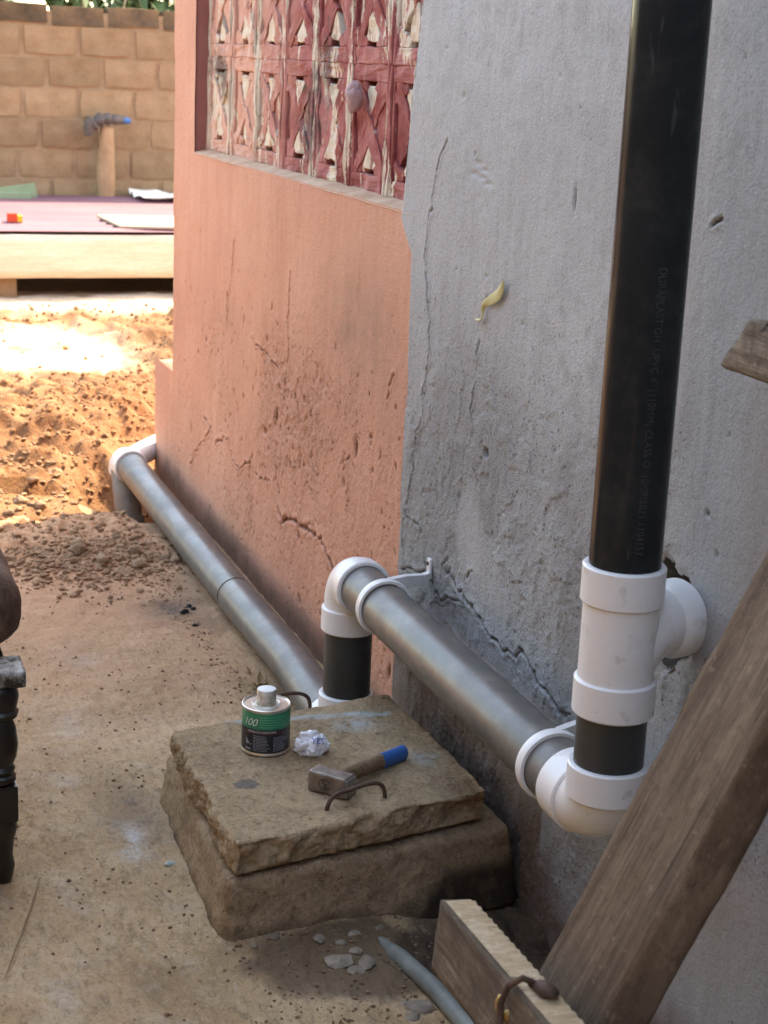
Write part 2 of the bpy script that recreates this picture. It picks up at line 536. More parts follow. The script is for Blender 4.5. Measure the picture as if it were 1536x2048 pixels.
M = {}
M['wall'] = mat_wall(); M['ground'] = mat_ground(); M['pave'] = mat_pave()
M['lid'] = mat_stone_slab("lid_concrete", (0.31, 0.205, 0.115), (0.47, 0.335, 0.205), (0.15, 0.098, 0.056), True)
M['pit'] = mat_stone_slab("chamber_concrete", (0.28, 0.185, 0.11), (0.43, 0.30, 0.185), (0.14, 0.092, 0.057))
M['black_pvc'] = mat_pvc("black_pvc", (0.016, 0.018, 0.019), 0.16, 0.07, 0.35, axis=(1, 1, 0.15))
M['dark_pvc'] = mat_pvc("charcoal_pvc", (0.032, 0.034, 0.034), 0.34, 0.45, 0.2, axis=(1, 1, 0.15))
M['grey_pvc'] = mat_pvc("grey_pvc", (0.085, 0.082, 0.076), 0.37, 0.5, 0.5, tint=(0.125, 0.117, 0.106), axis=(0.12, 1, 1))
M['white_pvc'] = mat_pvc("white_pvc", (0.72, 0.71, 0.70), 0.30, 0.5, 0.0, tint=(0.78, 0.77, 0.76), dirt=0.35)
M['dirty_pvc'] = simple("dirty_pvc", (0.15, 0.125, 0.09), (0.30, 0.28, 0.23), 14, 0.6, 0.4, 0.2)
M['peel'] = mat_peel(); M['peel_cream'] = mat_peel(0.16)
M['jamb'] = simple("red_jamb_paint", (0.28, 0.10, 0.085), (0.36, 0.145, 0.12), 6, 0.75, 0.25, 0.3)
M['sill'] = simple("sill_plaster", (0.42, 0.24, 0.155), (0.60, 0.44, 0.31), 14, 0.85, 0.2, 0.4)
M['salmon'] = simple("salmon_plaster", (0.50, 0.235, 0.15), (0.58, 0.28, 0.18), 5, 0.8, 0.2, 0.4)
M['dark_hole'] = simple("broken_masonry", (0.10, 0.085, 0.07), (0.24, 0.20, 0.16), 22, 0.95, 0.1, 0.8, 60, 0.02)
M['beam'] = mat_wood("weathered_beam", (0.08, 0.05, 0.031), (0.165, 0.107, 0.068), (0.265, 0.182, 0.12), (1, 0.10, 0.05), 16, 0.75, 0.7)
M['plank'] = mat_wood("grey_plank", (0.085, 0.06, 0.042), (0.18, 0.135, 0.095), (0.33, 0.265, 0.195), (0.08, 1, 1), 20, 0.85, 0.7, dirt=(0.09, 0.07, 0.052))
M['fresh_wood'] = mat_wood("sawn_wood", (0.34, 0.23, 0.13), (0.47, 0.34, 0.21), (0.56, 0.43, 0.29), (1, 0.25, 1), 18, 0.8, 0.5)
M['handle'] = mat_wood("hammer_handle_wood", (0.11, 0.066, 0.035), (0.20, 0.13, 0.075), (0.27, 0.18, 0.11), (1, 0.35, 1), 30, 0.6, 0.2)
M['fascia'] = mat_wood("new_pale_wood", (0.70, 0.54, 0.38), (0.80, 0.65, 0.49), (0.84, 0.72, 0.58), (1, 0.10, 1), 5, 0.7, 0.2)
M['rust'] = simple("rusty_iron", (0.045, 0.026, 0.018), (0.11, 0.06, 0.036), 60, 0.75, 0.4, 0.4, 200, 0.002)
M['steel'] = simple("worn_steel", (0.13, 0.105, 0.085), (0.28, 0.24, 0.205), 35, 0.48, 0.5, 0.25, 150, 0.002, metal=0.55)
M['steel_face'] = simple("battered_steel", (0.20, 0.19, 0.175), (0.36, 0.34, 0.31), 60, 0.5, 0.5, 0.5, 140, 0.003, metal=0.5)
M['steel_dark'] = simple("stamped_mark", (0.045, 0.035, 0.03), (0.08, 0.06, 0.05), 60, 0.7, 0.3, 0)
M['blue'] = simple("blue_paint", (0.012, 0.075, 0.26), (0.02, 0.12, 0.37), 14, 0.42, 0.45, 0.15)
M['tin'] = simple("tin_plate", (0.50, 0.46, 0.40), (0.72, 0.69, 0.63), 22, 0.32, 0.6, 0.1, metal=0.75)
M['tin_lid'] = simple("glue_stained_tin", (0.62, 0.58, 0.50), (0.80, 0.78, 0.73), 18, 0.4, 0.5, 0.1, metal=0.35)
M['tin_cap'] = simple("tin_cap_stained", (0.30, 0.24, 0.15), (0.72, 0.70, 0.66), 45, 0.4, 0.5, 0.2, metal=0.4)
M['white_paint'] = simple("white_cap_paint", (0.76, 0.75, 0.73), (0.82, 0.81, 0.8), 10, 0.5, 0.4, 0)
M['can_green'] = simple("can_green_print", (0.010, 0.17, 0.085), (0.014, 0.20, 0.10), 12, 0.35, 0.5, 0)
M['can_black'] = simple("can_black_print", (0.010, 0.011, 0.016), (0.018, 0.019, 0.026), 12, 0.35, 0.5, 0)
M['can_line'] = simple("can_pale_print", (0.10, 0.42, 0.26), (0.12, 0.46, 0.28), 12, 0.4, 0.5, 0)
M['can_text'] = simple("can_white_print", (0.55, 0.60, 0.57), (0.62, 0.66, 0.63), 12, 0.4, 0.5, 0)
M['can_small'] = simple("can_small_print", (0.17, 0.18, 0.22), (0.30, 0.31, 0.35), 120, 0.45, 0.4, 0)
M['can_red'] = simple("can_red_print", (0.28, 0.05, 0.03), (0.33, 0.07, 0.05), 12, 0.45, 0.4, 0)
M['pipe_print'] = simple("pipe_print", (0.017, 0.019, 0.02), (0.055, 0.057, 0.058), 60, 0.5, 0.4, 0)
M['blue_print'] = simple("blue_sachet_print", (0.06, 0.085, 0.42), (0.10, 0.13, 0.5), 40, 0.4, 0.4, 0)
M['tape'] = simple("yellow_tape", (0.50, 0.43, 0.20), (0.60, 0.54, 0.29), 30, 0.85, 0.3, 0.2)
M['wad'] = simple("mauve_wad", (0.36, 0.22, 0.22), (0.46, 0.31, 0.30), 12, 0.6, 0.3, 0.2)
M['leg_black'] = simple("chipped_black_lacquer", (0.004, 0.0035, 0.0035), (0.016, 0.010, 0.008), 16, 0.32, 0.5, 0.25, 40)
M['worn_cap'] = None
M['leather'] = mat_wood("worn_brown_leather", (0.045, 0.025, 0.017), (0.10, 0.056, 0.038), (0.20, 0.125, 0.09), (1, 1, 0.6), 12, 0.6, 0.4)
M['block'] = simple("mud_block", (0.25, 0.155, 0.083), (0.345, 0.225, 0.13), 7, 0.95, 0.1, 0.6, 30, 0.02, rand=0.28)
M['block_dark'] = simple("weathered_block", (0.055, 0.043, 0.03), (0.19, 0.12, 0.066), 5, 0.95, 0.1, 0.6, 30, 0.02, rand=0.4)
M['mortar'] = simple("mud_mortar", (0.30, 0.19, 0.105), (0.38, 0.255, 0.155), 8, 0.95, 0.1, 0.7, 35, 0.02)
M['sheet'] = simple("faded_purple_sheet", (0.145, 0.068, 0.084), (0.205, 0.105, 0.122), 3, 0.55, 0.3, 0.1, stretch=(1, 0.3, 1))
M['cardboard'] = simple("pale_board", (0.36, 0.29, 0.20), (0.43, 0.35, 0.25), 4, 0.85, 0.2, 0.1)
M['paper'] = simple("crumpled_paper", (0.58, 0.52, 0.42), (0.74, 0.69, 0.6), 12, 0.85, 0.2, 0.2)
M['red_box'] = simple("red_card", (0.55, 0.05, 0.02), (0.62, 0.08, 0.03), 8, 0.6, 0.3, 0)
M['yellow_box'] = simple("yellow_card", (0.72, 0.40, 0.03), (0.78, 0.46, 0.05), 8, 0.6, 0.3, 0)
M['green_panel'] = simple("faded_green_paint", (0.20, 0.26, 0.15), (0.27, 0.33, 0.20), 5, 0.8, 0.2, 0.2)
M['dark_wrap'] = simple("dark_plastic_wrap", (0.06, 0.045, 0.038), (0.15, 0.12, 0.10), 24, 0.5, 0.4, 0.6, 50, 0.02)
M['post_mortar'] = simple("mortar_coat", (0.34, 0.20, 0.11), (0.46, 0.29, 0.165), 9, 0.95, 0.1, 0.6, 40, 0.02)
M['bright_blue'] = simple("blue_plastic", (0.03, 0.12, 0.30), (0.05, 0.16, 0.36), 9, 0.4, 0.4, 0)
M['stone'] = simple("rubble_stone", (0.22, 0.135, 0.08), (0.36, 0.25, 0.165), 28, 0.95, 0.1, 0.6, 90, 0.008, rand=0.45)
M['grey_stone'] = simple("pale_rubble", (0.17, 0.135, 0.10), (0.30, 0.26, 0.205), 30, 0.95, 0.1, 0.6, 90, 0.008, rand=0.3)
M['crumb'] = simple("dirt_crumbs", (0.09, 0.053, 0.032), (0.30, 0.19, 0.12), 40, 0.95, 0.1, 0)
M['gravel'] = simple("soil_gravel", (0.19, 0.11, 0.065), (0.42, 0.27, 0.165), 35, 0.95, 0.1, 0)
M['clod'] = simple("soil_clod", (0.20, 0.10, 0.05), (0.34, 0.205, 0.115), 9, 0.95, 0.1, 0.5, 60, 0.01)
M['green_pebble'] = simple("green_grey_pebble", (0.27, 0.30, 0.27), (0.34, 0.37, 0.33), 30, 0.7, 0.3, 0.2)
M['buried'] = simple("blue_grey_pipe", (0.11, 0.12, 0.105), (0.22, 0.24, 0.215), 16, 0.55, 0.4, 0.2)
M['straw'] = simple("dry_straw", (0.16, 0.11, 0.06), (0.26, 0.19, 0.11), 30, 0.8, 0.2, 0)
M['brass'] = simple("tarnished_brass", (0.28, 0.16, 0.05), (0.45, 0.29, 0.10), 60, 0.4, 0.5, 0.2, metal=0.7)
M['dead_leaf'] = simple("dry_leaf", (0.20, 0.13, 0.06), (0.36, 0.27, 0.14), 40, 0.8, 0.2, 0.2)
M['leafgreen'] = simple("broad_leaf", (0.05, 0.085, 0.025), (0.10, 0.14, 0.045), 5, 0.6, 0.3, 0)
M['palestem'] = simple("pale_stem", (0.42, 0.38, 0.24), (0.55, 0.5, 0.35), 8, 0.8, 0.2, 0)
M['roof'] = simple("roof_sheet", (0.25, 0.24, 0.23), (0.33, 0.32, 0.31), 4, 0.6, 0.3, 0)


def mat_worn_cap():
    t = NT("worn_lacquer_cap")
    col = t.ramp(t.noise(22, 6, 0.7), (0.44, (0.018, 0.014, 0.012)), (0.52, (0.16, 0.15, 0.13)), (0.68, (0.50, 0.48, 0.44)))
    return t.done(col, 0.45, 0.5)
M['worn_cap'] = mat_worn_cap()


def mat_film():
    t = NT("clear_sachet_film")
    col = t.ramp(t.noise(30, 5, 0.6), (0.35, (0.70, 0.70, 0.73)), (0.65, (0.86, 0.86, 0.89)))
    t.bump(t.noise(60, 5, 0.6), 0.6, 0.006)
    return t.done(col, 0.22, 0.6, Transmission_Weight=0.1, Alpha=1.0)
M['film'] = mat_film()

# ================================================================== SETTING
# ---- soil ground, one sheet out to the horizon
def axis_pts(segs):
    out = []
    for a, b, st in segs:
        n = max(1, int(round((b - a) / st)))
        out.extend(list(a + (b - a) * np.arange(n) / n))
    out.append(segs[-1][1])
    return np.array(out)

gx = axis_pts([(-120, -40, 10), (-40, -14, 1.3), (-14, -11, 0.1), (-11, -8, 0.03), (-8, -4.6, 0.016), (-4.6, -1, 0.3), (-1, 20, 1.5), (20, 120, 10)])
gy = axis_pts([(-120, -20, 10), (-20, -2, 1.0), (-2, -0.9, 0.05), (-0.9, 1.5, 0.016), (1.5, 3, 0.1), (3, 20, 1.2), (20, 120, 10)])
X, Y = np.meshgrid(gx, gy, indexing='ij')
rough_zone = sstep(-4.7, -5.5, X) * sstep(-11.5, -10.6, X) * sstep(-1.6, -0.9, Y) * sstep(3, 1.6, Y)
flat = np.clip(np.exp(-(((X + 8.85) / 0.75) ** 2 + ((Y + 0.02) / 0.42) ** 2) ** 2) + sstep(-9.95, -10.35, X) * sstep(-11.5, -11.0, X), 0, 1)
lump = fbm(X, Y, 2.2, 5, 3) - 0.5
fine = fbm(X, Y, 11, 4, 9) - 0.5
Z = -0.085 + rough_zone * (0.06 + (1 - 0.85 * flat) * (0.26 * lump + 0.11 * fine))
def heap(x, y, rx, ry, h):
    return h * np.exp(-(((X - x) / rx) ** 2 + ((Y - y) / ry) ** 2))
Z += heap(-7.25, 0.02, 0.5, 0.38, 0.12) + heap(-6.75, -0.38, 0.32, 0.24, 0.07) + heap(-8.9, 0.72, 0.55, 0.30, 0.13) + heap(-7.9, 0.35, 0.3, 0.25, 0.08)
Z += 0.05 * sstep(-9.9, -10.4, X) * sstep(-11.5, -11.0, X)
Z += heap(-6.35, -0.62, 0.35, 0.2, 0.05) + heap(-9.6, 0.95, 0.3, 0.3, 0.08)
hole = np.exp(-(((X + 5.90) / 0.46) ** 2 + ((Y + 0.17) / 0.19) ** 2) ** 3)
Z = Z * (1 - hole) + hole * (-0.34 + 0.05 * fine)
Z = np.where(X > -5.42, np.minimum(Z, -0.09), Z)
Z = np.where((X > -6.0) & (Y < 0.05), np.minimum(Z, -0.035 + 0.03 * fine), Z)
pale = np.clip(flat * sstep(0.38, 0.55, fbm(X, Y, 3.5, 4, 21) + 0.22 * flat), 0, 1) * 0.95
g = grid_mesh("ground", np.stack([X, Y, Z], -1), np.ones((len(gx) - 1, len(gy) - 1), bool), M['ground'], dict(pale=pale))
tag(g, kind="structure")

# ---- worn concrete yard
px = axis_pts([(-5.62, -1.75, 0.006), (-1.75, 8, 0.35)])
py = axis_pts([(-7, -1.3, 0.3), (-1.3, 0.06, 0.006)])
X, Y = np.meshgrid(px, py, indexing='ij')
near = sstep(-1.5, -1.2, Y) * sstep(-1.5, -1.9, X)
Z = near * (0.014 * (fbm(X, Y, 3, 4, 5) - 0.5) + 0.011 * (fbm(X, Y, 16, 5, 6) - 0.5) + 0.004 * (fbm(X, Y * 2.2, 60, 3, 7) - 0.5)) + 0.0
edge_n = fbm(X, Y, 9, 4, 55) - 0.5
dig = np.exp(-(((X + 2.50) / 0.27) ** 2 + ((Y + 0.02) / 0.27) ** 2) ** 2)
dig = np.clip(dig + 0.5 * edge_n * dig, 0, 1)
Z -= 0.07 * dig + dig * 0.03 * (fbm(X, Y, 30, 4, 8) - 0.5)
soilmask = np.clip(sstep(0.25, 0.6, dig + 0.5 * edge_n), 0, 1)
foot = np.exp(-(((X + 2.50) / 0.15) ** 2 + ((Y + 0.40) / 0.24) ** 2) ** 2)
soilmask = np.clip(soilmask + 0.75 * sstep(0.35, 0.7, foot + 0.9 * edge_n), 0, 1)
line = np.clip(sstep(0.10, 0.0, np.abs(Y + 0.22)) * sstep(-3.2, -3.6, X), 0, 1)
soilmask = np.clip(soilmask + 0.35 * line * sstep(-0.05, 0.15, edge_n), 0, 1)
Z += soilmask * 0.012 * (fbm(X, Y, 45, 3, 81) - 0.45)
# soil fanning over the far end of the yard
fan = sstep(-4.86, -5.25, X + 0.35 * edge_n) * sstep(-0.12, -0.30, Y + 0.15 * edge_n)
fan = np.clip(fan, 0, 1)
Z += fan * (0.014 + 0.05 * (fbm(X, Y, 16, 4, 83) - 0.4))
dust = np.clip(sstep(-3.1, -4.9, X) * (0.5 + 0.8 * fbm(X, Y, 4, 4, 71)), 0, 1)
dust = np.maximum(dust, fan * 0.9)
char = np.exp(-(((X + 4.55) / 0.13) ** 2 + ((Y + 0.30) / 0.10) ** 2)) * 0.9 * sstep(0.35, 0.6, fbm(X, Y, 18, 4, 41) + 0.2)
char = np.maximum(char, 0.6 * np.exp(-(((X + 3.2) / 0.16) ** 2 + ((Y + 0.68) / 0.07) ** 2)))
smear = np.exp(-(((X + 3.04 + (Y + 0.71) * 0.6) / 0.07) ** 2 + ((Y + 0.71) / 0.028) ** 2))
for sx, sy, sr in [(-3.75, -0.72, 0.11), (-2.55, -0.93, 0.12), (-3.35, -0.80, 0.07), (-2.85, -0.86, 0.06), (-4.2, -0.62, 0.1)]:
    smear = np.maximum(smear, 0.22 * np.exp(-(((X - sx) / sr) ** 2 + ((Y - sy) / (sr * 0.5)) ** 2)))
Z -= 0.028 * sstep(-3.45, -3.75, X)
# trowel scratches
for k in range(150):
    x0 = RNG.uniform(-4.8, -2.3); y0 = RNG.uniform(-1.05, -0.3); an = RNG.uniform(-0.5, 0.9); L = RNG.uniform(0.04, 0.2)
    x1, y1 = x0 + L * math.cos(an), y0 + L * math.sin(an)
    i0 = np.searchsorted(px, min(x0, x1) - 0.02); i1 = np.searchsorted(px, max(x0, x1) + 0.02)
    j0 = np.searchsorted(py, min(y0, y1) - 0.02); j1 = np.searchsorted(py, max(y0, y1) + 0.02)
    d = seg_dist(X[i0:i1, j0:j1], Y[i0:i1, j0:j1], [(x0, y0), (x1, y1)])
    Z[i0:i1, j0:j1] -= 0.0022 * np.exp(-(d / 0.004) ** 2)
Xc = (X[:-1, :-1] + X[1:, 1:]) / 2; Yc = (Y[:-1, :-1] + Y[1:, 1:]) / 2
wob = 0.03 * (fbm(Xc, Yc, 12, 4, 91) - 0.5)
keep = ~((((Xc + 5.92) / 0.43) ** 2 + ((Yc + 0.17) / 0.19) ** 2 + wob * 4) < 1)
keep &= Xc > -5.56 + wob * 3
pave = grid_mesh("pavement", np.stack([X, Y, Z], -1), keep, M['pave'], dict(dust=dust, soil=soilmask, char=char, smear=smear))
sol = pave.modifiers.new("thickness", 'SOLIDIFY'); sol.thickness = 0.045; sol.offset = -1
tag(pave, kind="structure")


dgm = bpy.context.evaluated_depsgraph_get()
gtree = BVHTree.FromObject(g, dgm); ptree = BVHTree.FromObject(pave, dgm)
def top_z(x, y):
    z = -9
    for t_ in (gtree, ptree):
        h_ = t_.ray_cast(Vector((x, y, 2)), Vector((0, 0, -1)))
        if h_[0]: z = max(z, h_[0].z)
    return z if z > -5 else 0.0


# ================================================================== HOUSE
house = thing("house", (-4.0, 0.0, 0.0), "rendered house wall, salmon pink paint meeting grey paint, with ornamental block window", "house")
hloc = np.array(house.location)

wx = axis_pts([(-6.215, -1.72, 0.0043), (-1.72, 6.0, 0.25)])
wz = axis_pts([(-0.16, 1.80, 0.0037), (1.80, 3.25, 0.12)])
WX0, WX1, WZ0, WZ1 = -5.60, -3.50, 1.237, 2.155
def jamb_x(z): return -3.539 + (z - 1.234) * (0.065 / 0.456)
X, Zc = np.meshgrid(wx, wz, indexing='ij')
H = 0.010 * (fbm(X, Zc, 1.3, 3, 11) - 0.5) + 0.004 * (fbm(X, Zc, 9, 4, 12) - 0.5)
isgrey = X - (-3.462 + 0.010 * (fbm(X * 0 + 1, Zc, 5, 3, 77) - 0.5) * 2)
isgrey = np.where(Zc < 1.225, isgrey + np.clip((Zc - 1.15) / 0.075, 0, 1) * 0.085, isgrey)
isgrey = np.where((Zc >= 1.225), X - jamb_x(Zc) + 0.002, isgrey)
# rough, worn plaster zones
rz = fbm(X, Zc, 3.2, 4, 15)
band = sstep(1.0, 0.6, Zc) * sstep(-0.02, 0.16, Zc)
wear = np.clip(band * (0.35 + 0.65 * sstep(-5.6, -4.2, X)) * (0.42 + 0.45 * sstep(0.40, 0.60, rz)), 0, 1)
wearg = np.clip(sstep(1.35, 0.6, Zc) * sstep(0.40, 0.62, rz + 0.06), 0, 1)
wear = np.where(isgrey > 0, wearg, wear)
H += wear * np.where(isgrey > 0, 0.5, 1.0) * (0.0095 * (fbm(X, Zc * 0.7, 34, 4, 18) - 0.5) + 0.006 * (fbm(X, Zc, 95, 2, 19) - 0.5))
flake = sstep(0.52, 0.535, fbm(X, Zc, 14, 5, 29)) * sstep(0.35, 0.7, wear + 0.3 * (rz - 0.5))
H -= 0.0022 * flake
# vertical float marks
H += 0.0022 * (fbm(X * 1.0, Zc * 0.16, 40, 3, 23) - 0.5)
chip = 0.22 * flake * (isgrey < 0)
def window(x0, x1, z0, z1, pad=0.03):
    i0 = max(0, np.searchsorted(wx, x0 - pad)); i1 = np.searchsorted(wx, x1 + pad)
    j0 = max(0, np.searchsorted(wz, z0 - pad)); j1 = np.searchsorted(wz, z1 + pad)
    return slice(i0, i1), slice(j0, j1)
def pitmark(x, z, rx, rz_, d, c=1.0, tilt=0.0):
    w = window(x - 2 * rx, x + 2 * rx, z - 2 * rz_, z + 2 * rz_, 0.005)
    u = (X[w] - x) + tilt * (Zc[w] - z); v = Zc[w] - z
    e = np.exp(-((u / rx) ** 2 + (v / rz_) ** 2) ** 1.5)
    H[w] -= d * e
    chip[w] = np.maximum(chip[w], c * e)
def crack(pts, wdt=0.0028, dep=0.007, c=1.0, jit=0.012):
    fine_p = [pts[0]]
    for (a, b), (a2, b2) in zip(pts[:-1], pts[1:]):
        L = math.hypot(a2 - a, b2 - b); n = max(1, int(L / 0.018))
        for k in range(1, n + 1):
            t = k / n
            j = jit if k < n else jit * 0.3
            fine_p.append((a + (a2 - a) * t + RNG.normal(0, j * 0.4), b + (b2 - b) * t + RNG.normal(0, j * 0.4)))
    for p, q in zip(fine_p[:-1], fine_p[1:]):
        w = window(min(p[0], q[0]), max(p[0], q[0]), min(p[1], q[1]), max(p[1], q[1]))
        d = seg_dist(X[w], Zc[w], [p, q])
        ww = wdt * RNG.uniform(0.55, 1.5)
        e = np.exp(-(d / ww) ** 2)
        H[w] -= dep * e * RNG.uniform(0.5, 1.0)
        H[w] += 0.0012 * np.exp(-((d - 2.6 * ww) / (1.8 * ww)) ** 2)
        chip[w] = np.maximum(chip[w], c * e)
pink_cracks = [
 [(-4.409,0.985),(-4.416,0.851),(-4.398,0.769),(-4.439,0.676),(-4.45,0.572)],
 [(-5.029,1.005),(-5.07,0.875),(-5.11,0.806),(-5.122,0.707)],
 [(-5.248,0.298),(-5.199,0.328),(-5.068,0.364),(-5.016,0.304),(-4.922,0.291),(-4.794,0.357)],
 [(-4.75,0.339),(-4.685,0.326),(-4.564,0.343)],
 [(-5.421,0.355),(-5.315,0.346),(-5.416,0.272),(-5.55,0.209),(-5.617,0.126)],
 [(-4.803,0.736),(-4.637,0.715),(-4.518,0.694)],
 [(-3.852,0.593),(-3.892,0.545)], [(-3.546,0.861),(-3.589,0.796)]]
for c_ in pink_cracks: crack(c_)
crack([(-4.481,0.29),(-4.421,0.265),(-4.312,0.297),(-4.206,0.303),(-4.104,0.314),(-4.021,0.302),(-3.953,0.267)], 0.0055, 0.011)
for c_ in [[(-3.283,1.408),(-3.323,1.361),(-3.369,1.233),(-3.382,1.15),(-3.358,1.071),(-3.326,1.017),(-3.328,0.94),(-3.358,0.851),(-3.345,0.817),(-3.364,0.776),(-3.388,0.758),(-3.399,0.649),(-3.432,0.564),(-3.438,0.472)],
 [(-3.051,1.023),(-3.06,0.938),(-3.079,0.873),(-3.052,0.833)], [(-3.423,0.564),(-3.308,0.545)],
 [(-3.439,0.42),(-3.291,0.463),(-3.279,0.464),(-3.214,0.43),(-3.048,0.466)],
 [(-3.297,0.505),(-3.279,0.464)], [(-3.045,0.523),(-3.017,0.549)]]:
    crack(c_, 0.0024, 0.006, 0.9)
crack([(-3.158,0.532),(-3.178,0.509),(-3.049,0.475),(-3.006,0.472),(-2.95,0.452),(-2.896,0.437),(-2.846,0.43),(-2.78,0.441),(-2.746,0.463),(-2.696,0.439),(-2.631,0.42),(-2.577,0.406),(-2.53,0.421)], 0.0036, 0.008, 0.9)
pitmark(-2.99, 0.805, 0.010, 0.008, 0.03, 1.2)
crack([(-2.196, 1.343), (-2.183, 1.350), (-2.170, 1.356)], 0.0022, 0.012, 1.2, 0.001)
pitmark(-4.242, 0.661, 0.012, 0.010, 0.02, 1.2)
pitmark(-2.667, 1.34, 0.004, 0.022, 0.008, 1.0)
for x_, z_ in [(-3.106, 1.372), (-3.129, 1.35), (-3.08, 1.36), (-3.09, 1.345), (-3.05, 1.335)]:
    pitmark(x_, z_, 0.024, 0.005, 0.003, 0.3)
# pock marks
n_p = 0
while n_p < 4600:
    x_ = RNG.uniform(-5.8, -3.48); z_ = RNG.uniform(0.06, 1.02)
    i = min(len(wx) - 1, np.searchsorted(wx, x_)); j = min(len(wz) - 1, np.searchsorted(wz, z_))
    prob = 0.05 + 0.6 * wear[i, j] ** 1.5
    prob *= 1.0 if z_ < 0.8 else 0.35
    n_p += 1
    if RNG.random() < prob:
        s_ = RNG.gamma(1.3, 0.0011) + 0.0015
        pitmark(x_, z_, s_ * RNG.uniform(0.8, 1.6), s_ * RNG.uniform(0.9, 3.0), min(0.010, s_ * 1.2), RNG.uniform(0.6, 1.1), RNG.uniform(-0.4, 0.4))
for k in range(160):
    x_ = RNG.uniform(-3.4, -1.75); z_ = RNG.uniform(0.02, 1.7)
    s_ = RNG.gamma(1.6, 0.0009) + 0.0013
    pitmark(x_, z_, s_ * RNG.uniform(0.8, 1.7), s_ * RNG.uniform(0.6, 1.3), s_ * 0.9, RNG.uniform(0.2, 0.7))
grime = np.clip(np.exp(-(((X + 3.80) / 0.30) ** 2 + ((Zc - 0.93) / 0.15) ** 2)) * 0.75 + 0.25 * wear * (isgrey < 0) * sstep(0.45, 0.6, rz), 0, 1)
grime = np.maximum(grime, np.where(isgrey > 0, 0.95 * sstep(0.40, 0.58, fbm(X, Zc * 0.5, 3.5, 4, 61)) * sstep(1.15, 0.75, Zc) * (0.4 + 0.6 * sstep(-2.2, -2.7, X)), 0))
palem = np.where(isgrey > 0, np.exp(-(((X + 2.62) / 0.22) ** 2 + ((Zc - 1.05) / 0.2) ** 2)) + 0.5 * sstep(1.2, 1.6, Zc), 0)
splash_shade_top = 0.05 + 0.06 * (fbm(X, Zc * 0, 5, 4, 65) - 0.5)
splash_shade_top = np.where(isgrey > 0, np.where(X < -2.62, 0.27, 0.05) + 0.10 * (fbm(X, Zc * 0, 7, 4, 66) - 0.5), splash_shade_top)
splash_shade = sstep(splash_shade_top + 0.05, splash_shade_top - 0.06, Zc + 0.05 * (fbm(X, Zc, 12, 4, 67) - 0.5)) * 0.85
roughm = np.clip(0.25 + wear, 0, 1)
# ragged hole broken through for the branch pipe
HX, HZ = -2.212, 0.717
an_ = np.arctan2(Zc - HZ, X - HX)
rr = np.hypot((X - HX) / 0.076, (Zc - HZ) / 0.084)
hole_r = 1 + 0.10 * np.sin(3 * an_ + 1) + 0.06 * np.sin(7 * an_) + 0.10 * (fbm(X, Zc, 30, 3, 99) - 0.5)
rim = np.exp(-((rr - hole_r) / 0.12) ** 2)
H -= 0.004 * rim
chip = np.maximum(chip, 0.5 * np.exp(-((rr - hole_r) / 0.05) ** 2))
Xs = X.copy(); Zs = Zc.copy()
# snap grid lines to the window opening
jx = jamb_x(Zc)
inrow = (Zc > WZ0 - 0.003) & (Zc < WZ1)
Xs = np.where(inrow & (np.abs(X - jx) < 0.0053), jx, Xs)
P = np.stack([Xs, -H, Zs], -1)
xc = (X[:-1, :-1] + X[1:, 1:]) / 2; zc = (Zc[:-1, :-1] + Zc[1:, 1:]) / 2
keep = ~((xc > WX0) & (xc < jamb_x(zc)) & (zc > WZ0) & (zc < WZ1))
keep &= ~((xc < -5.912) & (zc > 0.424))
rc = (rr / hole_r)[:-1, :-1]
keep &= ~(rc < 1)
P[..., 0] -= hloc[0]
wall = grid_mesh("front_wall", P, keep, M['wall'], dict(grey=isgrey, chip=chip, grime=grime, pale=palem, splash_shade=splash_shade, rough=roughm), house)
tag(wall, "salmon and grey painted front wall with cracks")
b = MB(); b.box((-5.909, 0.015, -0.2), (-5.70, 7, 3.25)); b.build("end_wall", M['salmon'], house, False)
b = MB(); b.box((5.8, 0.02, -0.2), (6.0, 7, 3.25)); b.box((-5.70, 6.8, -0.2), (5.8, 7.0, 3.25)); b.build("back_wall", M['salmon'], house, False)
v_, f_, n_ = rbox((0.152, 3.48, 0.306), 0.008, 4, 60, 8)
v_ = v_ + np.array([-6.0615, 3.492, 0.112]); v_ += n_ * (hnoise(v_, 9, 3)[:, None] * 0.004)
make("plinth", v_, f_, M['salmon'], house)
b = MB(); b.box((-6.1, -0.22, 3.26), (6.4, 7.3, 3.38)); b.build("roof", M['roof'], house, False)
# broken masonry behind the hole: rough pocket
vs = []; fs = []
nn = 28
for ring, (sc_, dep) in enumerate([(1.06, 0.0), (1.0, 0.03), (0.95, 0.08), (0.7, 0.14), (0.02, 0.15)]):
    for k in range(nn):
        a = 2 * math.pi * k / nn
        q = 1 + 0.10 * math.sin(3 * a + 1) + 0.06 * math.sin(7 * a)
        vs.append((HX + 0.079 * sc_ * q * math.cos(a) + RNG.normal(0, 0.003), 0.006 + dep + RNG.normal(0, 0.003), HZ + 0.087 * sc_ * q * math.sin(a) + RNG.normal(0, 0.003)))
for r_ in range(4):
    for k in range(nn):
        k2 = (k + 1) % nn
        fs.append((r_ * nn + k, (r_ + 1) * nn + k, (r_ + 1) * nn + k2, r_ * nn + k2))
make("wall_hole", vs, fs, M['dark_hole'], house, False)

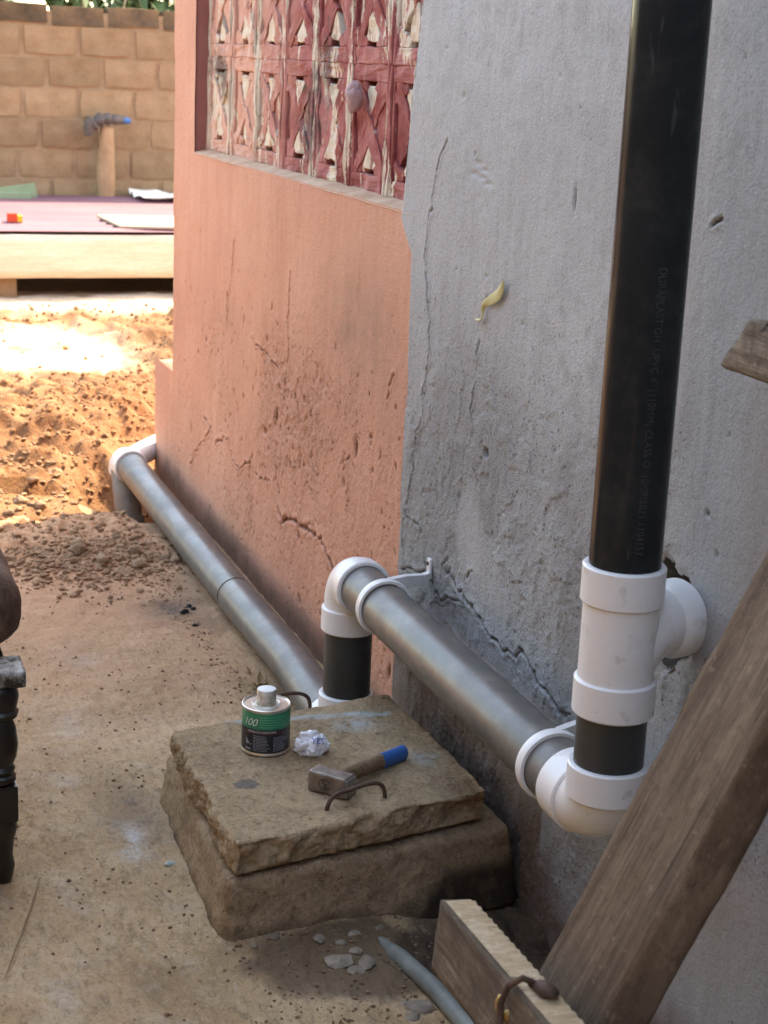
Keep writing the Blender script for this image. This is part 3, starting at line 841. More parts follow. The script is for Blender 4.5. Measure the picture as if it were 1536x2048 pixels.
# window: jamb, sill, screen of ornamental blocks
scr = make("window_screen", [(-5.62, 0.22, 1.20), (-3.38, 0.22, 1.20), (-3.38, 0.22, 2.2), (-5.62, 0.22, 2.2)], [(0, 1, 2, 3)], M['dark_hole'], house, False)
v_, f_, n_ = rbox((0.02, 0.06, 0.5), 0.004, 3, 6, 30)
v_ = v_ + np.array([-5.6225, 0.0650, 1.70]); v_ += n_ * (hnoise(v_, 30, 4)[:, None] * 0.003)
make("jamb", v_, f_, M['jamb'], scr)
# sloping sill
vs = []; fs = []
nx = 160; prof = [(-0.002, 1.2335), (0.004, 1.2385), (0.03, 1.2445), (0.06, 1.2505), (0.12, 1.252)]
for i in range(nx + 1):
    x_ = -5.60 + (2.12) * i / nx
    for (yy, zz) in prof:
        q = 0.6 * mnoise.fractal(Vector((x_ * 22, yy * 60, 3)), 0.8, 2, 5)
        vs.append((x_, yy + 0.002 * q, zz + (0.004 * q if yy > 0.003 else 0.001 * q)))
k = len(prof)
for i in range(nx):
    for j in range(k - 1):
        fs.append((i * k + j, (i + 1) * k + j, (i + 1) * k + j + 1, i * k + j + 1))
make("sill", vs, fs, M['sill'], scr)
v_, f_, n_ = rbox((1.1, 0.06, 0.05), 0.004, 30, 4, 4)
make("lintel", v_ + np.array([-4.55, 0.065, 2.206]), f_, M['salmon'], scr)

BW, BH = 0.3015, 0.305
YF = 0.050
def breeze_block(cx, cz, seed):
    r = random.Random(seed)
    out = MB(); mats = []
    def slab(poly, y0, y1, mi=0):
        """prism from an xz polygon, front at y0"""
        k = len(poly)
        ctr = (sum(p[0] for p in poly) / k, sum(p[1] for p in poly) / k)
        vs = [(cx + p[0], y0, cz + p[1]) for p in poly]
        ins = 0.0025
        vs = [(cx + p[0] + (ctr[0] - p[0]) * 0.0, y1, cz + p[1]) for p in poly] + \
             [(cx + p[0], y0 + ins, cz + p[1]) for p in poly] + \
             [(cx + p[0] + math.copysign(min(ins, abs(ctr[0] - p[0])), ctr[0] - p[0]), y0, cz + p[1] + math.copysign(min(ins, abs(ctr[1] - p[1])), ctr[1] - p[1])) for p in poly]
        fs = [tuple(range(2 * k, 3 * k))]
        for a in (0, k):
            for i in range(k):
                j = (i + 1) % k
                fs.append((a + i, a + j, a + k + j, a + k + i))
        out.add(vs, fs); mats.extend([mi] * len(fs))
    j = lambda s=0.003: r.uniform(-s, s)
    w, h = BW / 2, BH / 2
    fw, fh = 0.036, 0.040
    oy = r.uniform(-0.003, 0.003)
    yb = YF + 0.11
    g_ = 0.0022
    # frame: side bars with a groove line, top and bottom bands
    slab([(-w + g_, -h), (-w + g_ + fw * 0.55, -h), (-w + g_ + fw * 0.55, h), (-w + g_, h)], YF + oy - 0.003, yb)
    slab([(-w + fw * 0.68, -h), (-w + fw, -h), (-w + fw, h), (-w + fw * 0.68, h)], YF + oy, yb)
    slab([(w - g_ - fw * 0.55, -h), (w - g_, -h), (w - g_, h), (w - g_ - fw * 0.55, h)], YF + oy - 0.003, yb)
    slab([(w - fw, -h), (w - fw * 0.68, -h), (w - fw * 0.68, h), (w - fw, h)], YF + oy, yb)
    slab([(-w + fw, h - fh), (w - fw, h - fh), (w - fw, h), (-w + fw, h)], YF + oy + 0.001, yb)
    slab([(-w + fw, -h), (w - fw, -h), (w - fw, -h + fh), (-w + fw, -h + fh)], YF + oy + 0.001, yb)
    iw, ih = w - fw, h - fh
    slot = 0.013
    # filled triangles, bottom and top, slots left open at their bases
    for sgn in (-1, 1):
        s_ = slot * r.choice([1, 1, 1.2, 0.7])
        base = 0.052 + j(0.006)
        slab([(-base + j(), sgn * (ih - s_)), (base + j(), sgn * (ih - s_)), (j(0.006), sgn * 0.012)][::(1 if sgn < 0 else -1)], YF + oy + 0.004 + r.uniform(0, .004), yb, 1)
        # mortar filling beside the slot
        slab([(-iw, sgn * ih), (-base + 0.012, sgn * ih), (-base + 0.02, sgn * (ih - 0.02)), (-iw, sgn * (ih - 0.05))][::(1 if sgn < 0 else -1)], YF + oy + 0.004 + j(0.002), yb)
        slab([(iw, sgn * ih), (base - 0.012, sgn * ih), (base - 0.02, sgn * (ih - 0.02)), (iw, sgn * (ih - 0.05))][::(-1 if sgn < 0 else 1)], YF + oy + 0.004 + j(0.002), yb)
    # side fillings
    for sgn in (-1, 1):
        slab([(sgn * iw, -ih), (sgn * 0.01, j(0.01)), (sgn * iw, ih)], YF + oy + 0.005 + r.uniform(0, .006), yb)
        d_ = r.uniform(0.0, 0.02)
    # crossing bars
    bw = 0.020
    for sgn in (-1, 1):
        for half in (-1, 1):
            x0, z0 = sgn * half * (iw - 0.006), half * (ih - 0.004)
            dx, dz = -z0, x0
            L = math.hypot(dx, dz); dx, dz = dx / L * bw, dz / L * bw
            if r.random() < 0.12: continue
            slab([(x0 + dx, z0 + dz), (x0 - dx, z0 - dz), (-dx + j(), -dz + j()), (dx + j(), dz + j())], YF + oy + 0.001 + r.uniform(0, 0.004) + 0.0004 * (sgn + 2 * half), yb)
    # subdivide and roughen
    bm = bmesh.new()
    vv = [bm.verts.new(p) for p in out.v]
    for f, mi in zip(out.f, mats):
        try: bm.faces.new([vv[i] for i in f]).material_index = mi
        except ValueError: pass
    bmesh.ops.subdivide_edges(bm, edges=[e for e in bm.edges if e.calc_length() > 0.022], cuts=4, use_grid_fill=True)
    for v in bm.verts:
        if v.co.y < YF + 0.03:
            q = mnoise.fractal(v.co * 22 + Vector((seed, 0, 0)), 0.8, 2, 4)
            v.co.y += 0.0075 * q
            v.co.x += 0.0045 * mnoise.noise(v.co * 38); v.co.z += 0.005 * mnoise.noise(v.co * 33 + Vector((9, 9, 9)))
    bmesh.ops.recalc_face_normals(bm, faces=bm.faces)
    vs = [tuple(v.co) for v in bm.verts]
    bm.verts.index_update()
    fs = [tuple(v.index for v in f.verts) for f in bm.faces]; ms = [f.material_index for f in bm.faces]
    bm.free()
    return vs, fs, ms

for row in range(3):
    for c_ in range(7):
        cx, cz = -5.455 + c_ * BW, 1.4 + row * BH
        vs, fs, ms = breeze_block(cx, cz, row * 7 + c_ + 1)
        o = make("block", vs, fs, M['peel'], scr, False)
        o.data.materials.append(M['peel_cream']); o.data.polygons.foreach_set("material_index", ms)
b = MB(); b.box((-5.602, YF + 0.004, 1.24), (-5.455 - BW / 2 + 0.004, 0.15, 2.155)); b.build("edge_strip", M['peel'], scr, False)

# ================================================================== BOUNDARY WALL of mud blocks
bw_root = thing("boundary_wall", (-13.4, 0.8, 0.0), "tan mud block boundary wall with darkened top course", "wall")
b = MB(); b.box((-13.60, -4.2, -0.1), (-13.414, 6.2, 1.83)); b.build("mortar", M['mortar'], bw_root, False)
CH = 0.234
LEN = 0.425
zl = [1.725 - CH * i for i in range(-0, 9)]
joints = [0.30 + 98 * .00384, 0.30 + 41 * .00384, 0.30 + 90 * .00384, 0.30 + 41 * .00384, 0.30 + 75 * .00384, 0.30 + 31 * .00384, 0.30 + 98 * .00384, 0.30 + 60 * .00384, 0.30 + 20 * .00384]
variants = []
def block_mesh(seed, hz, mat):
    v, f, n = rbox((0.09, LEN / 2 - 0.011, hz / 2 - 0.009), 0.012, 2, 2, 2)
    r = np.random.default_rng(seed)
    v = v + r.normal(0, 0.0035, v.shape)
    me = bpy.data.meshes.new("block")
    me.from_pydata(v.tolist(), [], f); me.materials.append(mat)
    return me
for sd in range(5): variants.append(block_mesh(sd, CH, M['block']))
dark_v = [block_mesh(10 + sd, 0.165, M['block_dark']) for sd in range(4)]
for row in range(9):
    z1 = zl[row - 1] if row else 1.725
    zc_ = (1.725 + 0.085) if row == 0 else zl[row - 1] - CH / 2
    y0 = joints[row]
    pitch = LEN + 0.012
    k0 = int((-4.0 - y0) / pitch)
    for k in range(k0, k0 + 23):
        yc = y0 + (k + 0.5) * pitch
        if yc > 6.0: continue
        me = random.choice(dark_v if row == 0 else variants)
        o = bpy.data.objects.new("block", me)
        COL.objects.link(o); o.parent = bw_root
        o.location = (-0.086 + random.uniform(-0.006, 0.006), yc - 0.8, zc_ + random.uniform(-0.004, 0.004) + (random.uniform(-0.015, 0.012) if row == 0 else 0))
        o.rotation_euler = (random.gauss(0, 0.008), random.gauss(0, 0.006), 0 if row else random.gauss(0, 0.01))

# unseen house, added across the yard to block low sky light
nb = thing("light_block_house", (0.0, -3.3, 0.0), "dark unseen house added across the yard to block sky light", "house")
b = MB(); b.box((-5.2, -7.5, -0.15), (8.0, -3.0, 2.9)); b.build("wall", M['block_dark'], nb, False)
b = MB(); b.box((-5.5, -7.8, 2.905), (8.3, -2.55, 3.02)); b.build("roof", M['roof'], nb, False)

yw = thing("light_block_wall", (2.6, -1.5, 0.0), "plain dark wall added behind the viewer to block light", "wall")  # unseen wall, added to deepen shade on sides facing the viewer
b = MB(); b.box((2.5, -2.95, -0.15), (2.7, -0.05, 2.7)); b.build("wall", M['block_dark'], yw, False)
b = MB(); b.box((2.46, -2.96, 2.705), (2.74, -0.04, 2.78)); b.build("coping", M['roof'], yw, False)

# shrubs behind the boundary wall
def shrub(x, y, h, seed, label):
    r = random.Random(seed)
    t = thing("shrub", (x, y, -0.05), label, "shrub", "shrubs behind the boundary wall")
    mb = MB(); lf = MB()
    for s in range(10):
        a = r.uniform(0, 6.28); sp = r.uniform(0.1, 0.6)
        p0 = Vector((x + 0.05 * math.cos(a), y + 0.05 * math.sin(a), -0.06)); hh = h * r.uniform(0.8, 1.05)
        pts = [p0 + Vector((sp * math.cos(a) * q ** 1.5, sp * math.sin(a) * q ** 1.5, hh * q)) for q in (0, .25, .5, .75, 1)]
        mb.tube(pts, [0.03, 0.026, 0.022, 0.016, 0.008], 8)
        for k in range(110):
            q = r.uniform(0.35, 1.0)
            i = min(3, int(q * 4)); p = pts[i].lerp(pts[i + 1], q * 4 - i)
            d = Vector((r.gauss(0, 1), r.gauss(0, 1), r.gauss(0.1, 0.8))).normalized()
            L = r.uniform(0.12, 0.34); sd = d.cross(Vector((r.gauss(0, .3), r.gauss(0, .3), 1))).normalized() * L * r.uniform(.09, .16)
            c = p + d * L * 0.5 + Vector((0, 0, 0.02)); e = p + d * L - Vector((0, 0, 0.35 * L))
            lf.add([p, c + sd, e, c - sd], [(0, 1, 2, 3)])
    mb.build("stem", M['palestem'], t)
    lf.build("foliage", M['leafgreen'], t, False)
shrub(-14.3, 1.15, 2.5, 3, "pale stemmed leafy shrub behind the boundary wall")
shrub(-14.4, 1.75, 2.6, 5, "pale stemmed leafy shrub behind the boundary wall")
shrub(-14.6, 0.35, 2.15, 8, "pale stemmed leafy shrub behind the boundary wall")

# standpipe in front of boundary wall
sp = thing("standpipe", (-13.26, 1.085, -0.03), "mortar coated standpipe with wrapped dark head against boundary wall", "standpipe")
pts = [(-13.26, 1.085, z) for z in np.linspace(-0.04, 0.80, 12)]
b = MB(); b.tube([(p[0], p[1] + 0.004 * math.sin(i * 2), p[2]) for i, p in enumerate(pts)], [0.068 + 0.005 * math.sin(i * 1.7) for i in range(12)], 14); b.build("mortar_post", M['post_mortar'], sp)
b = MB(); b.tube([(-13.255, 1.09, 0.79), (-13.255, 1.09, 0.86), (-13.255, 1.092, 0.97)], [0.062, 0.058, 0.055], 16); b.build("collar", M['post_mortar'], sp)
pts = []; rad = []
for i in range(14):
    q = i / 13
    pts.append((-13.22, 0.955 + 0.27 * q, 0.985 + 0.055 * math.sin(min(1, q * 2.2) * 1.57) - 0.01 * q)); rad.append(0.055 + 0.018 * math.sin(i * 2.1) * (1 - q) - 0.022 * q)
b = MB(); b.tube([(-13.22, 0.945, 0.90), (-13.22, 0.945, 0.94)] + pts, [0.03, 0.045] + rad, 14); b.build("wrapped_head", M['dark_wrap'], sp)
b = MB(); b.tube([(-13.215, 1.215, 1.03), (-13.21, 1.27, 1.022)], [0.030, 0.02], 12); b.build("blue_tip", M['bright_blue'], sp)

# low shed roof: fascia, corrugated sheet
sh = thing("low_shed", (-11.8, 1.0, 0.0), "low shed with faded purple corrugated roof and pale wooden fascia board", "shed")
v_, f_, n_ = rbox((0.02, 3.0, 0.136), 0.004, 2, 80, 5)
v_ = v_ + np.array([-10.6, 1.6, 0.281]); v_ += n_ * (hnoise(v_, 4, 2)[:, None] * 0.003)
make("fascia_board", v_, f_, M['fascia'], sh)
ns = 190; vs = []; fs = []
for i in range(ns + 1):
    x_ = -10.59 - 2.72 * i / ns
    z_ = 0.425 + 0.011 * (1 if (i % 14) < 3 else (0.45 if (i % 14) in (3, 13) else 0.0))
    for j in range(9):
        y_ = -1.45 + 6.1 * j / 8
        vs.append((x_, y_, z_ + 0.008 * mnoise.noise(Vector((x_ * 2, y_ * 1.2, 0)))))
for i in range(ns):
    for j in range(8):
        fs.append((i * 9 + j, (i + 1) * 9 + j, (i + 1) * 9 + j + 1, i * 9 + j + 1))
o = make("roof_sheet", vs, fs, M['sheet'], sh, False)
sm = o.modifiers.new("thickness", 'SOLIDIFY'); sm.thickness = 0.003
for yy in (-1.2, -0.09, 2.4, 4.3):
    b = MB(); b.box((-10.95, yy - 0.15, -0.1), (-10.63, yy + 0.13, 0.41)); b.build("support", M['block'], sh, False)
b = MB(); b.box((-13.25, -1.3, -0.1), (-13.10, 4.4, 0.42)); b.build("rear_support", M['block_dark'], sh, False)
# things lying on the shed roof
v_ = [(-11.53, 0.706, 0.440), (-10.80, 0.735, 0.440), (-10.66, 1.75, 0.440), (-11.42, 1.9, 0.440)]
v2 = [(p[0], p[1], p[2] + 0.016) for p in v_]
o = make("flat_board", v_ + v2, [(3, 2, 1, 0), (4, 5, 6, 7), (0, 1, 5, 4), (1, 2, 6, 5), (2, 3, 7, 6), (3, 0, 4, 7)], M['cardboard'], None, False, (-11.1, 1.2, 0.44))
tag(o, "pale flat board lying on the purple roof sheet", "board")
mb = MB()
for i in range(9):
    for j in range(9):
        x_, y_ = -12.75 - 0.6 * i / 8, 1.28 + 0.9 * j / 8
        mb.v.append((x_, y_, 0.455 + 0.05 * abs(mnoise.noise(Vector((x_ * 7, y_ * 6, 1)))) + 0.03 * mnoise.noise(Vector((x_ * 19, y_ * 17, 4)))))
for i in range(8):
    for j in range(8): mb.f.append((i * 9 + j, i * 9 + j + 1, (i + 1) * 9 + j + 1, (i + 1) * 9 + j))
o = mb.build("paper_sheet", M['paper'], None, False, (-13.0, 1.7, 0.44))
tag(o, "crumpled off-white paper sheet on the purple roof by wall", "paper")
t = thing("carton", (-11.2, 0.11, 0.436), "tiny red and yellow carton on the purple roof sheet", "carton")
b = MB(); b.box((-11.24, 0.06, 0.436), (-11.18, 0.122, 0.49)); b.build("red_panel", M['red_box'], t, False)
b = MB(); b.box((-11.24, 0.1225, 0.436), (-11.18, 0.155, 0.478)); b.build("yellow_panel", M['yellow_box'], t, False)
b = MB(); b.box((-13.12, -0.5, 0.43), (-12.98, 0.46, 0.475)); b.add([(-13.1, -0.5, .475), (-13.1, .20, .50), (-13.1, .50, .545), (-13.1, .52, .43), (-13.1, -0.5, .43), (-13.06, -0.5, .475), (-13.06, .20, .50), (-13.06, .50, .545), (-13.06, .52, .43), (-13.06, -0.5, .43)],
      [(0, 1, 2, 3, 4), (9, 8, 7, 6, 5), (0, 5, 6, 1), (1, 6, 7, 2), (2, 7, 8, 3), (3, 8, 9, 4)])
o = b.build("green_trough", M['green_panel'], None, False, (-13.06, 0.0, 0.437)); tag(o, "faded green trough resting on shed roof beside boundary wall", "trough")

# ================================================================== DRAIN PIPEWORK
PX, PY, PZ = -2.123, -0.14, 0.428
R = 0.055
pw = thing("drain_pipework", (-2.123, -0.14, 0.0), "black downpipe, white fittings and grey plastic drain pipes along house wall", "drainpipe")

def arc(c, p_from, p_to, n=12):
    """quarter arc about c from c+p_from to c+p_to"""
    c = Vector(c); a = Vector(p_from); b_ = Vector(p_to)
    return [c + a * math.cos(t * math.pi / 2 / n) + b_ * math.sin(t * math.pi / 2 / n) for t in range(n + 1)]

b = MB(); b.tube([(PX, PY, 0.80), (PX, PY, 1.2), (PX, PY, 1.9), (PX, PY, 3.24)], R, 64)
dp = b.build("downpipe", M['black_pvc'], pw); tag(dp, "black vertical downpipe with faint printed lettering")
b = MB(); b.tube([(PX, PY, 0.47), (PX, PY, 0.64)], R, 64); tag(b.build("short_pipe", M['dark_pvc'], pw), "short charcoal pipe piece")
# tee with swept branch
b = MB(); b.tube([(PX, PY, 0.615), (PX, PY, 0.80)], 0.0588, 64, caps=False); tee = b.build("tee_fitting", M['white_pvc'], pw)
b = MB(); b.sleeve((PX, PY, 0.782), (PX, PY, 0.842), 0.0640, 0.0552, 64); b.build("collar", M['white_pvc'], tee)
b = MB(); b.sleeve((PX, PY, 0.602), (PX, PY, 0.660), 0.0640, 0.0552, 64); b.build("collar", M['white_pvc'], tee)
bd = Vector((-0.30, 1.0, 0)).normalized()
cc = Vector((PX, PY, 0.650)) + bd * 0.085
pts = [Vector((PX, PY, 0.615))] + arc(cc, -bd * 0.085, Vector((0, 0, 0.085)), 14)
pts += [pts[-1] + bd * 0.02, pts[-1] + bd * 0.06, pts[-1] + bd * 0.13]
b = MB(); b.tube(pts, [0.0545] * (len(pts) - 2) + [0.044, 0.040], 56); b.build("branch", M['white_pvc'], tee)
e = pts[-3]
b = MB(); b.tube([e - bd * 0.016, e - bd * 0.010, e, e + bd * 0.024, e + bd * 0.027], [0.0548, 0.0590, 0.0625, 0.0625, 0.060], 56); b.build("branch_collar", M['white_pvc'], tee)
# bottom elbow
rb = 0.066
cc = Vector((PX - rb, PY, PZ + rb))
pts = [Vector((PX, PY, PZ + rb + 0.01))] + arc(cc, (rb, 0, 0), (0, 0, -rb), 14) + [Vector((PX - rb - 0.03, PY, PZ))]
b = MB(); b.tube(pts, 0.0585, 64, caps=False); el = b.build("elbow", M['white_pvc'], pw)
b = MB(); b.sleeve((PX, PY, 0.462), (PX, PY, 0.518), 0.0640, 0.0552, 64); b.build("collar", M['white_pvc'], el)
b = MB(); b.sleeve((PX - 0.060, PY, PZ), (PX - 0.122, PY, PZ), 0.0640, 0.0552, 64); b.build("collar", M['white_pvc'], el)
# horizontal run
XE = -3.395
b = MB(); b.tube([(PX - 0.08, PY, PZ), (-2.6, PY, PZ), (-3.0, PY, PZ - 0.002), (XE + 0.06, PY, PZ - 0.004)], R, 64); tag(b.build("horizontal_pipe", M['grey_pvc'], pw), "glossy grey pipe running level along grey wall")
# second elbow, down to the yard
cc = Vector((XE + rb, PY, PZ - rb))
pts = [Vector((XE + rb + 0.02, PY, PZ))] + arc(cc, (0, 0, rb), (-rb, 0, 0), 14) + [Vector((XE, PY, PZ - rb - 0.03))]
b = MB(); b.tube(pts, 0.0585, 64, caps=False); el = b.build("elbow", M['white_pvc'], pw)
b = MB(); b.sleeve((XE + 0.058, PY, PZ - 0.003), (XE + 0.098, PY, PZ - 0.003), 0.0640, 0.0552, 64); b.build("collar", M['white_pvc'], el)
b = MB(); b.sleeve((XE, PY, 0.298), (XE, PY, 0.355), 0.0640, 0.0552, 64); b.build("collar", M['white_pvc'], el)
b = MB(); b.tube([(XE, PY, 0.11), (XE, PY, 0.34)], R, 64); tag(b.build("short_pipe", M['dark_pvc'], pw), "charcoal vertical pipe piece below the white elbow")
# foot elbow and ground run
GZ, GY = 0.030, -0.125
rb2 = 0.06
cc = Vector((XE - rb2, PY, GZ + rb2))
pts = [Vector((XE, PY, 0.13))] + arc(cc, (rb2, 0, 0), (0, 0, -rb2), 12) + [Vector((XE - rb2 - 0.05, PY - 0.002, GZ))]
b = MB(); b.tube(pts, 0.0585, 56, caps=False); el = b.build("elbow", M['white_pvc'], pw)
b = MB(); b.sleeve((XE, PY, 0.100), (XE, PY, 0.145), 0.0640, 0.0552, 64); b.build("collar", M['white_pvc'], el)
b = MB(); b.sleeve((XE - 0.07, PY - 0.002, GZ), (XE - 0.115, PY - 0.003, GZ), 0.0635, 0.0552, 56); b.build("collar", M['white_pvc'], el)
XJ = -4.46
b = MB(); b.tube([(XE - 0.08, PY - 0.002, GZ), (-3.9, GY + 0.004, GZ), (-4.2, GY + 0.002, GZ), (XJ + 0.006, GY, GZ), (XJ, GY, GZ)], [R, R, R, 0.0565, 0.0558], 64); b.build("ground_pipe", M['grey_pvc'], pw)
b = MB(); b.tube([(XJ + 0.03, GY, GZ), (XJ - 0.03, GY, GZ)], 0.0530, 64); b.build("joint_groove", M['dark_pvc'], pw)
b = MB(); b.tube([(XJ - 0.011, GY, GZ), (-5.0, GY, GZ + 0.001), (-5.6, GY, GZ + 0.003), (-6.06, GY, GZ + 0.005)], R, 64); tag(b.build("ground_pipe", M['grey_pvc'], pw), "far length of grey ground pipe ending in white fitting")
# far fitting: white collar, drop to the hole, branch to the house
b = MB(); b.sleeve((-6.035, GY, GZ + 0.005), (-6.10, GY, GZ + 0.005), 0.0640, 0.0552, 56); b.tube([(-6.09, GY, GZ + 0.005), (-6.15, GY, GZ - 0.004), (-6.18, GY, GZ - 0.02), (-6.195, GY, GZ - 0.045)], 0.0588, 48)
ff = b.build("end_fitting", M['white_pvc'], pw)
b = MB(); b.tube([(-6.13, GY, GZ), (-6.20, -0.06, GZ + 0.015), (-6.28, 0.03, GZ + 0.03), (-6.36, 0.12, GZ + 0.04), (-6.40, 0.4, GZ + 0.05)], [0.045, 0.045, 0.045, 0.045, 0.045], 40); b.build("branch", M['white_pvc'], ff)
b = MB(); b.tube([(-6.17, GY - 0.005, 0.0), (-6.10, GY - 0.008, -0.075), (-6.06, GY - 0.006, -0.15), (-6.05, GY, -0.24), (-6.05, GY, -0.36)], [0.05, 0.052, 0.050, 0.05, 0.05], 36)
b.tube([(-6.058, GY - 0.005, -0.165), (-6.052, GY, -0.20)], [0.056, 0.056], 36)
tag(b.build("drop_pipe", M['dirty_pvc'], pw), "dirty grey pipe dropping into the dug hole")

# clips: band round the pipe plus arm to the wall
def clip(x, arm_dir):
    root = MB()
    c = Vector((x, PY, PZ - 0.001))
    w = 0.011
    n = 48
    prof = [(-w, 0.0560), (-w, 0.0620), (-w * 0.5, 0.0632), (w * 0.5, 0.0632), (w, 0.0620), (w, 0.0560)]
    vs = []; fs = []
    for (h, r_) in prof:
        for k in range(n):
            a = 2 * math.pi * k / n
            vs.append((c.x + h, c.y + r_ * math.cos(a), c.z + r_ * math.sin(a)))
    for i in range(len(prof)):
        j = (i + 1) % len(prof)
        for k in range(n):
            k2 = (k + 1) % n
            fs.append((i * n + k, i * n + k2, j * n + k2, j * n + k))
    root.add(vs, fs)
    cl = root.build("clip", M['white_pvc'], pw)
    # arm: tapering web from the band crown to a foot plate on the wall
    mb = MB()
    skew = lambda yy: -0.085 * max(0.0, (yy - PY) / -PY)
    x0, x1 = x - 0.008, x + 0.008
    poly = [(PY + 0.008, PZ + 0.0615), (PY + 0.060, PZ + 0.0565), (-0.026, PZ + 0.045), (-0.010, PZ + 0.046), (-0.010, PZ + 0.010), (-0.040, PZ + 0.022), (PY + 0.052, PZ + 0.030)]
    k = len(poly)
    mb.add([(x0 + skew(p[0]), p[0], p[1]) for p in poly] + [(x1 + skew(p[0]), p[0], p[1]) for p in poly],
           [tuple(range(k)), tuple(reversed(range(k, 2 * k)))] + [(i, k + i, k + (i + 1) % k, (i + 1) % k) for i in range(k)])
    mb.build("arm", M['white_pvc'], cl, False)
    mb = MB()
    v_, f_, n_ = rbox((0.010, 0.004, 0.024), 0.0035, 4, 2, 6)
    mb.add(v_ + np.array([x - 0.085, -0.006, PZ + 0.052]), f_)
    mb.build("foot_plate", M['white_pvc'], cl)
    b = MB(); b.tube([(x - 0.085, -0.008, PZ + 0.064), (x - 0.085, -0.0125, PZ + 0.064)], [0.0055, 0.004], 12); b.build("screw", M['rust'], cl)
clip(-3.165, 1)
clip(-2.318, 1)


# lettering helpers
def text_geo(s, size, shear=0.0, spacing=1.0):
    cu = bpy.data.curves.new("lettering", 'FONT')
    cu.body = s; cu.size = size; cu.shear = shear; cu.space_character = spacing
    ob = bpy.data.objects.new("lettering", cu)
    COL.objects.link(ob)
    dg = bpy.context.evaluated_depsgraph_get()
    me = bpy.data.meshes.new_from_object(ob.evaluated_get(dg))
    bm = bmesh.new(); bm.from_mesh(me)
    bmesh.ops.triangulate(bm, faces=bm.faces)
    bmesh.ops.subdivide_edges(bm, edges=[e for e in bm.edges if e.calc_length() > size * 0.35], cuts=1)
    bmesh.ops.triangulate(bm, faces=bm.faces)
    vs = [tuple(v.co) for v in bm.verts]; bm.verts.index_update()
    fs = [tuple(v.index for v in f.verts) for f in bm.faces]
    bm.free()
    bpy.data.objects.remove(ob); bpy.data.curves.remove(cu); bpy.data.meshes.remove(me)
    return np.array(vs), fs

tv, tf = text_geo('DURAPLAST GH  UPVC 4" (110MM) CLASS O  10/09/2021 1104157', 0.0165, 0, 1.05)
L = tv[:, 0].max()
s_ = 0.425 / L
phi0 = math.radians(-8)
ang = phi0 + (tv[:, 1] - 0.006) / R
rr_ = R + 0.0004
vs = np.stack([PX + rr_ * np.cos(ang), PY + rr_ * np.sin(ang), 1.296 - tv[:, 0] * s_], -1)
make("printed_lettering", vs, tf, M['pipe_print'], dp, False)

# ================================================================== INSPECTION CHAMBER, LID AND TOOLS
def quad_map(p, half, q):
    u = (p[:, 0] / half[0] + 1) / 2; v = (p[:, 1] / half[1] + 1) / 2
    q = [np.array(k) for k in q]
    xy = ((1 - u) * (1 - v))[:, None] * q[0] + (u * (1 - v))[:, None] * q[1] + (u * v)[:, None] * q[2] + ((1 - u) * v)[:, None] * q[3]
    return xy

def vattr(o, name, vals):
    a = o.data.attributes.new(name, 'FLOAT', 'POINT'); a.data.foreach_set("value", np.asarray(vals, dtype=np.float32))

half = (0.27, 0.26, 0.082)
v, f, n = rbox(half, 0.014, 84, 80, 26)
xy = quad_map(v, half, [(-3.23, -0.600), (-2.628, -0.618), (-2.700, -0.022), (-3.22, -0.018)])
w = np.stack([xy[:, 0], xy[:, 1], v[:, 2] + 0.032], -1)
flare = (0.10 - w[:, 2]) * 0.16
w[:, 0] += n[:, 0] * flare; w[:, 1] += n[:, 1] * flare
d = hnoise(w, 4, 3, 1.3) * 0.004 + hnoise(w, 24, 4, 2.2) * 0.003
w = w + n * d[:, None]
w[:, 1] = np.minimum(w[:, 1], -0.012)
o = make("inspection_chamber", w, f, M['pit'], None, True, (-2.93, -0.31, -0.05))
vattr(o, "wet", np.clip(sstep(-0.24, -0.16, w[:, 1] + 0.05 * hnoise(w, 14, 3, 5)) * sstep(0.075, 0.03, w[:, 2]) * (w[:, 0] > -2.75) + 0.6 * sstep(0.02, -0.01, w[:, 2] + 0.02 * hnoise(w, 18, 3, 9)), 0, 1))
tag(o, "low brown concrete inspection chamber beside the grey house wall", "chamber")

LT = 0.187
lid = thing("chamber_lid", (-2.95, -0.33, 0.125), "thick chipped concrete lid with two wire handles on the chamber", "lid")
half = (0.29, 0.26, 0.032)
v, f, n = rbox(half, 0.007, 150, 132, 20)
xy = quad_map(v, half, [(-3.165, -0.600), (-2.628, -0.602), (-2.735, -0.066), (-3.262, -0.085)])
w = np.stack([xy[:, 0], xy[:, 1], v[:, 2] + LT - 0.032], -1)
top = sstep(0.5, 0.9, n[:, 2])
side = 1 - np.abs(n[:, 2])
# wavy outline: bowed back edge, broken right corner
e = hnoise(np.stack([w[:, 0], w[:, 1], w[:, 2] * 0.35], -1), 6, 4, 4.1) * 0.018 * side + hnoise(w, 26, 4, 6.3) * 0.011 * side
w = w + n * e[:, None]
w[:, 2] += top * (hnoise(w, 9, 4, 0.7) * 0.0035 + hnoise(w, 55, 3, 0.2) * 0.0014)
corner = np.exp(-(((w[:, 0] + 2.735) / 0.07) ** 2 + ((w[:, 1] + 0.075) / 0.10) ** 2))
w[:, 2] -= corner * 0.022 * top
bot = sstep(-0.5, -0.9, n[:, 2])
w[:, 2] += bot * (hnoise(w, 12, 3, 8.0) * 0.004)
lm = make("slab", w, f, M['lid'], lid)
stripe = np.exp(-((w[:, 0] + 3.185 - (w[:, 1] + 0.45) * 0.10 + 0.012 * hnoise(w, 14, 3, 2)) / 0.011) ** 2) * (w[:, 1] < -0.12) * (w[:, 1] > -0.56)
